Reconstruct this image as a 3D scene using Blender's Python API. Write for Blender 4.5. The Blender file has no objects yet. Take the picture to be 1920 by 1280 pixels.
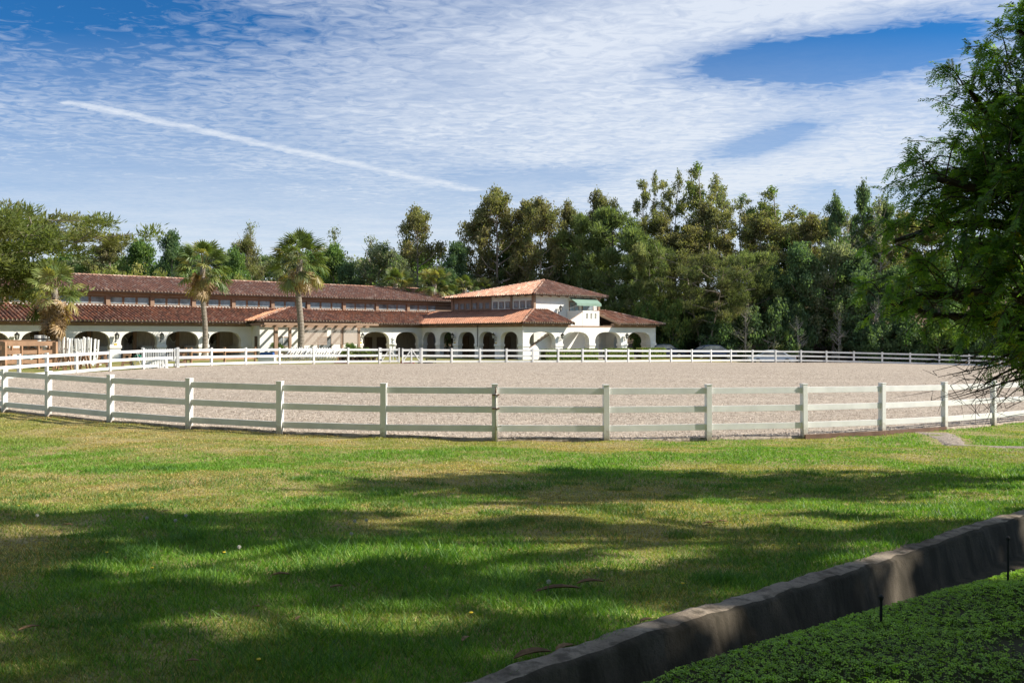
import bpy, math, random
import numpy as np
from mathutils import Vector, Matrix, noise as mnoise
R = math.radians
random.seed(7)
rng = np.random.default_rng(11)
sc = bpy.context.scene
col = sc.collection
F = 1731.0                      # focal length in photo pixels
EYE = 2.3
# ---------------------------------------------------------------- camera
cam_d = bpy.data.cameras.new('camera'); cam = bpy.data.objects.new('camera', cam_d); col.objects.link(cam)
cam.location = (0, 0, EYE); cam.rotation_euler = (R(90), 0, 0)
cam_d.sensor_width = 36; cam_d.lens = F / 1920 * 36; cam_d.shift_y = -12 / 1920
cam_d.clip_start = .05; cam_d.clip_end = 3000
sc.camera = cam
# ---------------------------------------------------------------- light
SUN_EL, SUN_AZ = 36.0, 3.0       # azimuth measured from +X towards +Y
sun_d = bpy.data.lights.new('sun', 'SUN'); sun = bpy.data.objects.new('sun', sun_d); col.objects.link(sun)
sun_d.energy = 5.0; sun_d.angle = R(.53); sun_d.color = (1, .93, .82)
sv = Vector((math.cos(R(SUN_EL)) * math.cos(R(SUN_AZ)), math.cos(R(SUN_EL)) * math.sin(R(SUN_AZ)), math.sin(R(SUN_EL))))
sun.rotation_euler = sv.to_track_quat('Z', 'Y').to_euler()
sun.location = (60, 0, 60)
sc.view_settings.view_transform = 'Standard'; sc.view_settings.look = 'None'
sc.view_settings.exposure = 0.62; sc.view_settings.gamma = 1
sc.cycles.max_bounces = 6; sc.cycles.transparent_max_bounces = 8
sc.cycles.sample_clamp_indirect = 6

class NT:
    """small helper to write node maths"""
    def __init__(s, tree): s.t = tree; s.n = tree.nodes; s.l = tree.links
    def new(s, typ, **kw):
        n = s.n.new(typ)
        for k, v in kw.items(): setattr(n, k, v)
        return n
    def set(s, sock, v):
        if hasattr(v, 'is_linked') or isinstance(v, bpy.types.NodeSocket): s.l.new(v, sock)
        else: sock.default_value = v
    def m(s, op, a, b=None, c=None, clamp=False):
        n = s.n.new('ShaderNodeMath'); n.operation = op; n.use_clamp = clamp
        s.set(n.inputs[0], a)
        if b is not None: s.set(n.inputs[1], b)
        if c is not None: s.set(n.inputs[2], c)
        return n.outputs[0]
    def mix(s, f, a, b, blend='MIX'):
        n = s.n.new('ShaderNodeMix'); n.data_type = 'RGBA'; n.blend_type = blend
        s.set(n.inputs[0], f)
        for i, v in ((6, a), (7, b)):
            if isinstance(v, tuple): n.inputs[i].default_value = (*v[:3], 1)
            else: s.l.new(v, n.inputs[i])
        return n.outputs[2]
    def ramp(s, f, stops):
        n = s.n.new('ShaderNodeValToRGB'); s.set(n.inputs[0], f)
        e = n.color_ramp.elements
        while len(e) < len(stops): e.new(.5)
        for i, (p, c) in enumerate(stops):
            e[i].position = p; e[i].color = (c, c, c, 1) if isinstance(c, (int, float)) else (*c[:3], 1)
        return n.outputs[0]
    def noise(s, vec, scale, detail=3, rough=.5, dist=0):
        n = s.n.new('ShaderNodeTexNoise'); n.inputs['Scale'].default_value = scale
        n.inputs['Detail'].default_value = detail; n.inputs['Roughness'].default_value = rough
        n.inputs['Distortion'].default_value = dist
        if vec is not None: s.l.new(vec, n.inputs['Vector'])
        return n.outputs[0]
    def map(s, vec, scale=(1, 1, 1), rot=(0, 0, 0), loc=(0, 0, 0)):
        n = s.n.new('ShaderNodeMapping'); s.l.new(vec, n.inputs[0])
        n.inputs['Scale'].default_value = scale; n.inputs['Rotation'].default_value = rot; n.inputs['Location'].default_value = loc
        return n.outputs[0]

# ---------------------------------------------------------------- sky
world = bpy.data.worlds.new('World'); sc.world = world; world.use_nodes = True
w = NT(world.node_tree); w.n.clear()
out = w.new('ShaderNodeOutputWorld'); bg = w.new('ShaderNodeBackground'); w.l.new(bg.outputs[0], out.inputs[0])
sky = w.new('ShaderNodeTexSky', sky_type='NISHITA', sun_disc=False)
sky.sun_elevation = R(SUN_EL); sky.sun_rotation = R(90 - SUN_AZ); sky.altitude = 100
sky.air_density = 1.0; sky.dust_density = .3; sky.ozone_density = 3.0
tc = w.new('ShaderNodeTexCoord'); sep = w.new('ShaderNodeSeparateXYZ'); w.l.new(tc.outputs['Generated'], sep.inputs[0])
dx, dy, dz = sep.outputs
zc = w.m('MAXIMUM', dz, .03); yc = w.m('MAXIMUM', dy, .05)
qx = w.m('DIVIDE', dx, zc); qy = w.m('DIVIDE', dy, zc)          # cloud layer plane
tx = w.m('DIVIDE', dx, yc); tz = w.m('DIVIDE', dz, yc)          # tangent directions towards +Y
cq = w.new('ShaderNodeCombineXYZ'); w.l.new(qx, cq.inputs[0]); w.l.new(qy, cq.inputs[1])
ct = w.new('ShaderNodeCombineXYZ'); w.l.new(tx, ct.inputs[0]); w.l.new(tz, ct.inputs[1])
Q, T = cq.outputs[0], ct.outputs[0]
def px(x, y): return ((x - 960) / F, (628 - y) / F)
def blob(x, y, sx, sy, ang=0, warp=None):
    x0, z0 = px(x, y); a = R(ang)
    ux = w.m('SUBTRACT', tx, x0); uz = w.m('SUBTRACT', tz, z0)
    if warp is not None: ux = w.m('ADD', ux, warp); uz = w.m('ADD', uz, w.m('MULTIPLY', warp, .5))
    p = w.m('ADD', w.m('MULTIPLY', ux, math.cos(a) * F / sx), w.m('MULTIPLY', uz, math.sin(a) * F / sx))
    q = w.m('ADD', w.m('MULTIPLY', ux, -math.sin(a) * F / sy), w.m('MULTIPLY', uz, math.cos(a) * F / sy))
    d = w.m('ADD', w.m('MULTIPLY', p, p), w.m('MULTIPLY', q, q))
    return w.m('POWER', 2.718, w.m('MULTIPLY', d, -1.0))
wn = w.m('MULTIPLY', w.m('SUBTRACT', w.noise(T, 9, 4, .6), .5), .07)
rip = w.noise(w.map(Q, (10, 14, 1), (0, 0, R(20))), 1.0, 5, .62, 1.0)
rip2 = w.noise(w.map(Q, (1.1, 1.5, 1)), 1.0, 3, .55, .3)
cov = w.m('ADD', .39, w.m('MULTIPLY', blob(1250, 260, 700, 260, 0), .42))
cov = w.m('ADD', cov, w.m('MULTIPLY', blob(1450, 330, 420, 120, 8), .25))
cov = w.m('ADD', cov, w.m('MULTIPLY', blob(1200, 60, 420, 90, 14), .30))
cov = w.m('ADD', cov, w.m('MULTIPLY', blob(1600, -5, 330, 45, 4), .35))
cov = w.m('SUBTRACT', cov, w.m('MULTIPLY', blob(60, -20, 520, 150, -8), .48))
cov = w.m('SUBTRACT', cov, w.m('MULTIPLY', blob(1430, 118, 150, 38, 5, wn), 1.15))
cov = w.m('SUBTRACT', cov, w.m('MULTIPLY', blob(1660, 95, 190, 50, 12, wn), 1.05))
cov = w.m('SUBTRACT', cov, w.m('MULTIPLY', blob(1440, 262, 110, 24, 14, wn), .85))
cov = w.m('SUBTRACT', cov, w.m('MULTIPLY', blob(1560, 370, 90, 30, 0, wn), .45))
cov = w.m('SUBTRACT', cov, w.m('MULTIPLY', blob(1020, 335, 170, 26, 6, wn), .5))
cov = w.m('ADD', cov, w.m('MULTIPLY', w.m('SUBTRACT', rip2, .5), .6))
dens = w.m('ADD', cov, w.m('MULTIPLY', w.m('SUBTRACT', rip, .5), w.m('ADD', .25, w.m('MULTIPLY', rip2, 1.7))))
dens = w.ramp(dens, [(.02, 0.0), (.45, .48), (1.0, .97)])
hz = w.ramp(tz, [(0.0, .95), (.10, .84), (.19, .46), (.33, 0.0)])
dens = w.m('MAXIMUM', dens, w.m('MULTIPLY', hz, w.m('ADD', w.m('ADD', .52, w.m('MULTIPLY', rip2, .45)), w.m('MULTIPLY', rip, .45))))
# contrail: a straight band in the cloud layer plane
ax_, ay_, bx_, by_ = -1.92, 3.93, -.205, 6.46
L_ = math.hypot(bx_ - ax_, by_ - ay_); ex, ey = (bx_ - ax_) / L_, (by_ - ay_) / L_
al = w.m('ADD', w.m('MULTIPLY', w.m('SUBTRACT', qx, ax_), ex), w.m('MULTIPLY', w.m('SUBTRACT', qy, ay_), ey))
ac = w.m('ADD', w.m('MULTIPLY', w.m('SUBTRACT', qx, ax_), -ey), w.m('MULTIPLY', w.m('SUBTRACT', qy, ay_), ex))
ac = w.m('ADD', ac, w.m('MULTIPLY', w.m('SUBTRACT', w.noise(Q, 5, 6, .75), .5), .22))
wid = w.m('ADD', .074, w.m('MULTIPLY', al, .030))
cr = w.m('SUBTRACT', 1, w.m('DIVIDE', w.m('ABSOLUTE', ac), wid), clamp=True)
cr = w.ramp(cr, [(0, 0.0), (.45, .8), (1, 1.0)])
cr = w.m('MULTIPLY', cr, w.m('MULTIPLY', w.ramp(al, [(0.0, 0.0), (.03, 1.0)]), w.ramp(w.m('SUBTRACT', al, L_ - 1 + .02), [(.9, 1.0), (1, 0.0)])))
cr = w.m('MULTIPLY', cr, w.m('ADD', .25, w.m('MULTIPLY', w.noise(Q, 7, 5, .7), 1.25)), clamp=True)
vg = w.m('MULTIPLY', w.ramp(w.noise(w.map(T, (26, 5, 1)), 1, 3, .6), [(.5, 0.0), (.66, .8)]), blob(475, 393, 150, 16))
dens = w.m('MAXIMUM', dens, w.m('MAXIMUM', cr, vg))
skyc = w.mix(1.0, sky.outputs[0], (.17, .62, 1.02), 'MULTIPLY')
cloudc = w.mix(w.ramp(tz, [(0, 0.0), (.3, 1.0)]), (7.2, 7.8, 8.4), (6.9, 7.5, 8.5))
fin = w.mix(dens, skyc, cloudc)
w.l.new(fin, bg.inputs[0]); bg.inputs[1].default_value = .072

# ---------------------------------------------------------------- materials
def new_mat(name):
    m = bpy.data.materials.new(name); m.use_nodes = True
    t = NT(m.node_tree); t.n.clear()
    o = t.new('ShaderNodeOutputMaterial'); return m, t, o
def mat(name, c, rough=.7, var=.12, scale=3.0, c2=None, bump=0.0, bscale=30, metal=0.0, stretch=(1, 1, 1), spec=.4):
    m, t, o = new_mat(name)
    b = t.new('ShaderNodeBsdfPrincipled'); t.l.new(b.outputs[0], o.inputs[0])
    g = t.new('ShaderNodeNewGeometry'); P = t.map(g.outputs['Position'], stretch)
    n = t.noise(P, scale, 4, .6)
    c2 = c2 or tuple(x * (1 - var) for x in c); c1 = tuple(min(1, x * (1 + var * .6)) for x in c)
    t.l.new(t.mix(t.ramp(n, [(.3, 0.0), (.7, 1.0)]), c2, c1), b.inputs['Base Color'])
    b.inputs['Roughness'].default_value = rough; b.inputs['Metallic'].default_value = metal
    b.inputs['Specular IOR Level'].default_value = spec
    if bump:
        bn = t.new('ShaderNodeBump'); bn.inputs['Strength'].default_value = bump; bn.inputs['Distance'].default_value = .02
        t.l.new(t.noise(P, bscale, 4, .6), bn.inputs['Height']); t.l.new(bn.outputs[0], b.inputs['Normal'])
    return m
def attr_mat(name, rough=.6, trans=0.0, tcol=(1.3, 1.5, .5), spec=.3, bump=0, bscale=20, var=.25, vscale=2.0):
    """colour comes from the mesh's per-face colour attribute (each leaf, blade or tile its own)"""
    m, t, o = new_mat(name)
    a = t.new('ShaderNodeAttribute'); a.attribute_name = 'Col'
    g = t.new('ShaderNodeNewGeometry')
    f = t.m('ADD', 1 - var / 2, t.m('MULTIPLY', t.noise(g.outputs['Position'], vscale, 2), var))
    vm = t.new('ShaderNodeVectorMath', operation='SCALE'); t.l.new(a.outputs['Color'], vm.inputs[0]); t.l.new(f, vm.inputs['Scale'])
    b = t.new('ShaderNodeBsdfPrincipled'); t.l.new(vm.outputs[0], b.inputs['Base Color'])
    b.inputs['Roughness'].default_value = rough; b.inputs['Specular IOR Level'].default_value = spec
    if bump:
        bn = t.new('ShaderNodeBump'); bn.inputs['Strength'].default_value = bump; bn.inputs['Distance'].default_value = .02
        t.l.new(t.noise(g.outputs['Position'], bscale, 4, .6), bn.inputs['Height']); t.l.new(bn.outputs[0], b.inputs['Normal'])
    if trans:
        tr = t.new('ShaderNodeBsdfTranslucent')
        mm = t.new('ShaderNodeVectorMath', operation='MULTIPLY'); t.l.new(vm.outputs[0], mm.inputs[0]); mm.inputs[1].default_value = tcol
        t.l.new(mm.outputs[0], tr.inputs[0])
        mx = t.new('ShaderNodeMixShader'); mx.inputs[0].default_value = trans
        t.l.new(b.outputs[0], mx.inputs[1]); t.l.new(tr.outputs[0], mx.inputs[2]); t.l.new(mx.outputs[0], o.inputs[0])
    else: t.l.new(b.outputs[0], o.inputs[0])
    return m
M = {}
M['vinyl'] = mat('white_vinyl', (.79, .79, .76), .45, .12, 2.5)
M['stucco'] = mat('white_stucco', (.85, .84, .78), .85, .08, .8, bump=.35, bscale=25)
M['stucco_tan'] = mat('tan_stucco', (.55, .42, .26), .85, .1, .8)
M['brown'] = mat('brown_trim', (.33, .215, .145), .7, .2, 1.5)
M['brown_dark'] = mat('dark_wood', (.13, .09, .06), .75, .3, 2, stretch=(6, 6, .6))
M['wood'] = mat('pen_wood', (.42, .25, .15), .7, .25, 2.5)
M['stable'] = mat('stable_boards', (.50, .44, .37), .8, .4, 5, stretch=(8, 8, .3))
M['glass'] = mat('window_glass', (.27, .30, .32), .12, .6, 1.6, spec=.8)
M['frame'] = mat('window_frame_paint', (.74, .73, .68), .6)
M['black'] = mat('black_iron', (.012, .012, .013), .45, .1)
M['lampglass'] = mat('lamp_glass', (.5, .5, .45), .2)
M['grille'] = mat('galvanised_steel', (.66, .66, .62), .5, .1)
M['horse'] = mat('dark_horse_coat', (.018, .013, .010), .4, .3, 6)
M['awning'] = mat('green_canvas', (.22, .33, .26), .8, .12, 2)
M['bamboo'] = mat('bamboo_shade', (.40, .31, .25), .8, .3, 10, stretch=(.4, .4, 12))
M['floor'] = mat('concrete_floor', (.46, .42, .37), .85)
M['trunk'] = mat('grey_bark', (.22, .19, .155), .9, .45, 4, bump=.6, bscale=12, stretch=(2, 2, .6))
M['euc'] = mat('pale_bark', (.38, .32, .25), .8, .5, 2, stretch=(2, 2, .5))
M['palm_trunk'] = mat('palm_bark', (.30, .255, .205), .9, .6, 5, bump=.8, bscale=9, stretch=(1.5, 1.5, 5))
M['pepper_bark'] = mat('pepper_bark', (.085, .065, .05), .9, .45, 12, bump=.8, bscale=40)
M['leaf'] = attr_mat('tree_foliage', .7, .48, (1.3, 1.35, .65), .14)
M['leaf_big'] = attr_mat('pepper_foliage', .42, .55, (1.8, 1.8, .4), .45)
M['palm_leaf'] = attr_mat('palm_foliage', .45, .3, (1.4, 1.4, .5), .45)
M['grassb'] = attr_mat('grass_blades', .5, .38, (1.25, 1.35, .4), .3)
M['clover'] = attr_mat('ground_cover_leaves', .5, .35, (1.4, 1.6, .4), .35)
M['tile'] = attr_mat('terracotta_tiles', .8, 0, spec=.25, bump=.3, bscale=18, var=.3, vscale=3)
M['litter'] = attr_mat('dry_leaves', .8, .1, (1.2, 1.1, .8))
M['red'] = mat('red_paint', (.42, .07, .045), .5)
M['redcloth'] = mat('rust_canvas', (.30, .085, .05), .8)
M['blue'] = mat('blue_paint', (.03, .10, .32), .4)
M['hose'] = mat('green_hose', (.01, .22, .12), .4)
M['aqua'] = mat('pale_aqua_paint', (.42, .60, .55), .5)
M['pot'] = mat('dark_pot', (.10, .06, .045), .7)
M['rubber'] = mat('black_rubber', (.02, .02, .02), .7)
M['copper'] = mat('worn_pipe_paint', (.60, .56, .50), .5, .35, 30)
M['rust'] = mat('rusty_iron', (.16, .07, .035), .8, .4, 30)
M['carblue'] = mat('dark_blue_car_paint', (.022, .035, .075), .25, .1, spec=.8)
M['cargrey'] = mat('pale_car_paint', (.50, .56, .60), .3, .1, spec=.8)
M['chrome'] = mat('bright_metal', (.6, .6, .6), .2, .05, metal=1)

# ---------------------------------------------------------------- object helpers
def tag(o, label=None, cat=None, group=None, kind=None):
    if label: o['label'] = label
    if cat: o['category'] = cat
    if group: o['group'] = group
    if kind: o['kind'] = kind
    return o
def link(name, me, m=None, parent=None, loc=None):
    if m is not None and not me.materials: me.materials.append(M[m] if isinstance(m, str) else m)
    o = bpy.data.objects.new(name, me); col.objects.link(o)
    if parent: o.parent = parent
    if loc is not None: o.location = loc
    return o
def thing(name, label, cat, loc=(0, 0, 0), rz=0, group=None):
    o = bpy.data.objects.new(name, None); col.objects.link(o); o.location = loc; o.rotation_euler = (0, 0, rz)
    o.empty_display_size = .2
    return tag(o, label, cat, group)
def copy_tree(o, parent=None):
    c = o.copy(); col.objects.link(c)
    if parent: c.parent = parent
    for ch in KIDS.get(o.name, [x for x in o.children]): copy_tree(ch, c)
    return c
KIDS = {}
class MB:
    def __init__(s): s.v = []; s.f = []
    def add(s, v, f):
        n = len(s.v); s.v += [tuple(p) for p in v]; s.f += [tuple(i + n for i in q) for q in f]; return s
    def box(s, x0, x1, y0, y1, z0, z1):
        return s.add([(x0, y0, z0), (x1, y0, z0), (x1, y1, z0), (x0, y1, z0), (x0, y0, z1), (x1, y0, z1), (x1, y1, z1), (x0, y1, z1)],
                     [(0, 3, 2, 1), (4, 5, 6, 7), (0, 1, 5, 4), (1, 2, 6, 5), (2, 3, 7, 6), (3, 0, 4, 7)])
    def beam(s, p, q, w_, h, up=(0, 0, 1)):
        p, q = Vector(p), Vector(q); d = (q - p).normalized(); r = d.cross(Vector(up))
        r = r.normalized() if r.length > 1e-4 else Vector((1, 0, 0)); u = r.cross(d)
        a, b = r * w_ / 2, u * h / 2
        v = [p - a - b, p + a - b, p + a + b, p - a + b, q - a - b, q + a - b, q + a + b, q - a + b]
        return s.add(v, [(0, 1, 2, 3), (7, 6, 5, 4), (0, 4, 5, 1), (1, 5, 6, 2), (2, 6, 7, 3), (3, 7, 4, 0)])
    def tube(s, pts, rad, n=8, cap=True):
        pts = [Vector(p) for p in pts]
        if not hasattr(rad, '__len__'): rad = [rad] * len(pts)
        base = len(s.v); ref = Vector((.31, .2, .93))
        for i, p in enumerate(pts):
            d = (pts[min(i + 1, len(pts) - 1)] - pts[max(i - 1, 0)]).normalized()
            r = d.cross(ref); r = r.normalized() if r.length > .05 else d.cross(Vector((1, 0, 0))).normalized(); u = d.cross(r)
            for k in range(n):
                a = 2 * math.pi * k / n; s.v.append(tuple(p + (r * math.cos(a) + u * math.sin(a)) * rad[i]))
        for i in range(len(pts) - 1):
            for k in range(n):
                a = base + i * n + k; b = base + i * n + (k + 1) % n; s.f.append((a, b, b + n, a + n))
        if cap:
            s.f.append(tuple(base + k for k in range(n))); e = base + (len(pts) - 1) * n; s.f.append(tuple(e + k for k in range(n))[::-1])
        return s
    def prism(s, poly, axis, a, b):
        """poly of 2-D points extruded along axis ('x': poly is (y,z); 'y': (x,z); 'z': (x,y)) from a to b"""
        def P(p, t): return (t, p[0], p[1]) if axis == 'x' else (p[0], t, p[1]) if axis == 'y' else (p[0], p[1], t)
        n = len(poly); v = [P(p, a) for p in poly] + [P(p, b) for p in poly]
        f = [tuple(range(n)), tuple(range(2 * n - 1, n - 1, -1))] + [(i, (i + 1) % n, n + (i + 1) % n, n + i) for i in range(n)]
        return s.add(v, f)
    def lathe(s, prof, n=16, c=(0, 0, 0)):
        b = len(s.v)
        for r, z in prof:
            for k in range(n):
                a = 2 * math.pi * k / n; s.v.append((c[0] + r * math.cos(a), c[1] + r * math.sin(a), c[2] + z))
        for i in range(len(prof) - 1):
            for k in range(n):
                p = b + i * n + k; q = b + i * n + (k + 1) % n; s.f.append((p, q, q + n, p + n))
        s.f.append(tuple(b + k for k in range(n))[::-1]); e = b + (len(prof) - 1) * n; s.f.append(tuple(e + k for k in range(n)))
        return s
    def mesh(s, name, smooth=False, fix=True):
        me = bpy.data.meshes.new(name); me.from_pydata(s.v, [], s.f); me.update()
        if fix:
            import bmesh
            b = bmesh.new(); b.from_mesh(me); bmesh.ops.recalc_face_normals(b, faces=b.faces[:]); b.to_mesh(me); b.free()
        if smooth: me.polygons.foreach_set('use_smooth', [True] * len(me.polygons))
        return me
    def build(s, name, m, parent=None, smooth=False, bevel=0, fix=True):
        o = link(name, s.mesh(name, smooth, fix), m, parent)
        if bevel:
            b = o.modifiers.new('bevel', 'BEVEL'); b.width = bevel; b.segments = 2; b.limit_method = 'ANGLE'
        return o
def np_mesh(name, V, Fc, colr=None, smooth=False):
    """V (n,3); Fc (m,k) equal-sized faces; colr (m,3) per-face colour"""
    me = bpy.data.meshes.new(name); V = np.asarray(V, np.float32); Fc = np.asarray(Fc, np.int32)
    m_, k = Fc.shape
    me.vertices.add(len(V)); me.vertices.foreach_set('co', V.ravel())
    me.loops.add(m_ * k); me.loops.foreach_set('vertex_index', Fc.ravel())
    me.polygons.add(m_); me.polygons.foreach_set('loop_start', np.arange(0, m_ * k, k, dtype=np.int32))
    if smooth: me.polygons.foreach_set('use_smooth', np.ones(m_, bool))
    me.update(calc_edges=True)
    if colr is not None:
        a = me.color_attributes.new('Col', 'FLOAT_COLOR', 'CORNER')
        c = np.ones((m_, k, 4), np.float32); c[:, :, :3] = np.asarray(colr)[:, None, :]; a.data.foreach_set('color', c.ravel())
    return me

# ---------------------------------------------------------------- terrain heights
near_px = [9, 91, 207, 355, 525, 719.6, 927.7, 1136, 1328, 1507, 1654, 1770.5, 1862.7]
near_d = [25.0, 23.75, 22.45, 21.3, 20.5, 20.05, 20.0, 20.3, 20.8, 21.55, 22.6, 23.9, 25.5]
near_zr = [1.31, 1.30, 1.263, 1.23, 1.20, 1.178, 1.168, 1.136, 1.115, 1.09, 1.055, 1.015, .97]
near_g = [.22, .20, .17, .15, .12, .07, .007, -.045, -.085, -.11, -.13, -.16, -.21]
NEAR = [((p - 960) / F * d, d, zr, g) for p, d, zr, g in zip(near_px, near_d, near_zr, near_g)]
NEAR = [(-18.9, 31.6, 1.37, .30), (-17.4, 29.3, 1.34, .27), (-15.6, 27.1, 1.325, .24)] + NEAR + [(15.35, 27.15, .93, -.24), (17.3, 28.8, .89, -.27), (19.2, 30.5, .85, -.3)]
far_px = [35.6, 87.5, 143, 205.6, 268.5, 331, 396, 460.5, 523.7, 588, 652.8, 711.7, 790.8, 847, 900, 949.8, 999, 1046.7, 1092.5, 1136, 1177.8,
          1218, 1258, 1297, 1333, 1370.5, 1411, 1454.3, 1501.8, 1549.6, 1601, 1654, 1706.5, 1761.4, 1817, 1874, 1934]
far_d = [40.5, 43, 45.3, 47.6, 50, 52.6, 55.3, 58, 60.5, 62.4, 64, 65.3, 66.5, 67.5, 68.5, 69.2, 69.9, 70.8, 71.8, 73, 74.3,
         75.8, 77.2, 79, 81.3, 83, 84.3, 85.3, 86, 86.5, 86.8, 86.8, 86.6, 86.0, 85.0, 83.5, 81.5]
def ip(x, xs, ys): return float(np.interp(x, xs, ys))
FAR = []
for p, d in zip(far_px, far_d):
    yr = ip(p, [35, 143, 205, 268, 331, 396, 460, 588, 711, 847, 999, 1136, 1258, 1411, 1501, 1601, 1706, 1761, 1930],
            [666.9, 662.0, 658.6, 655.8, 654.6, 654, 653.7, 653.6, 653.7, 654.7, 655.3, 655.8, 656.3, 657, 657.7, 660, 662.6, 664, 669])
    yg = ip(p, [35, 143, 205, 268, 331, 396, 460, 588, 711, 847, 999, 1136, 1258, 1411, 1501, 1601, 1706, 1761, 1930],
            [710, 701.5, 697.5, 693.7, 690.4, 687.3, 685, 683.8, 683.5, 681.7, 680.6, 680.3, 679.8, 680.4, 680.5, 681, 683, 684.5, 690])
    FAR.append(((p - 960) / F * d, d, EYE - (yr - 628) * d / F, EYE - (yg - 628) * d / F))
FAR_L = [(-20.9, 34.2, 1.39, .36), (-21.5, 37.4, 1.39, .37)]
ctrl = [(a, b, g) for a, b, _, g in NEAR + FAR + FAR_L]
for X in (-14, -9, -4.5, 0, 4.5, 9, 14):
    for Y, z in ((-4, 1.0), (0, .85), (4.25, .70), (8, .53), (12, .36), (16, .17)):
        ctrl.append((X, Y, z - .004 * X * (Y > 10) * (X > 0)))
ctrl += [(-30, 10, .4), (-30, 30, .4), (-35, 50, .45), (-45, 55, .5), (-33, 62, .48), (-26, 60, .46), (-22, 66, .42), (-16, 72, .34), (-12, 78, .25), (-5, 80, .15), (0, 77, .12),
         (5, 79, .08), (10, 84, 0), (14, 88, -.05), (17, 92, -.05), (19, 95, -.1), (24, 92, -.65), (30, 94, -1.15), (36, 95, -1.25), (42, 95, -1.1), (30, 10, .1), (30, 25, -.2), (45, 50, -.4), (52, 70, -.5)]
CT = np.array(ctrl)
def G(X, Y):
    X = np.asarray(X, float); Y = np.asarray(Y, float); sh = X.shape
    x, y = X.ravel(), Y.ravel(); o = np.empty(len(x))
    for i in range(0, len(x), 20000):
        d2 = (x[i:i + 20000, None] - CT[None, :, 0]) ** 2 + (y[i:i + 20000, None] - CT[None, :, 1]) ** 2
        wt = 1 / (d2 + 2.5) ** 2; o[i:i + 20000] = (wt * CT[None, :, 2]).sum(1) / wt.sum(1)
    right = np.clip((x - 12) / 14, 0, 1)
    hill = np.clip(y - 97 - 5 * (1 - right), 0, 34) * (.06 + .2 * right); o += np.where(x > -200, hill, 0)
    o += .4 * np.clip((x - 56) / 30, 0, 1) * 7
    return o.reshape(sh)
def g1(x, y): return float(G(np.array([x]), np.array([y]))[0])
def at(pxx, Y): return (pxx - 960) / F * Y        # world X of a photo column at depth Y
def zat(pyy, Y): return EYE - (pyy - 628) * Y / F

def grid_mesh(name, xs, ys, zf, keep=None, xf=None):
    XX, YY = np.meshgrid(xs, ys)
    if xf: XX, YY = xf(XX, YY)
    ZZ = zf(XX, YY); V = np.stack([XX, YY, ZZ], -1).reshape(-1, 3); nx = len(xs)
    i, j = np.meshgrid(np.arange(len(xs) - 1), np.arange(len(ys) - 1)); a = (j * nx + i).ravel()
    Fc = np.stack([a, a + 1, a + 1 + nx, a + nx], 1)
    if keep is not None:
        c = V[Fc].mean(1); Fc = Fc[keep(c[:, 0], c[:, 1])]
    return np_mesh(name, V, Fc, smooth=True)

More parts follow.
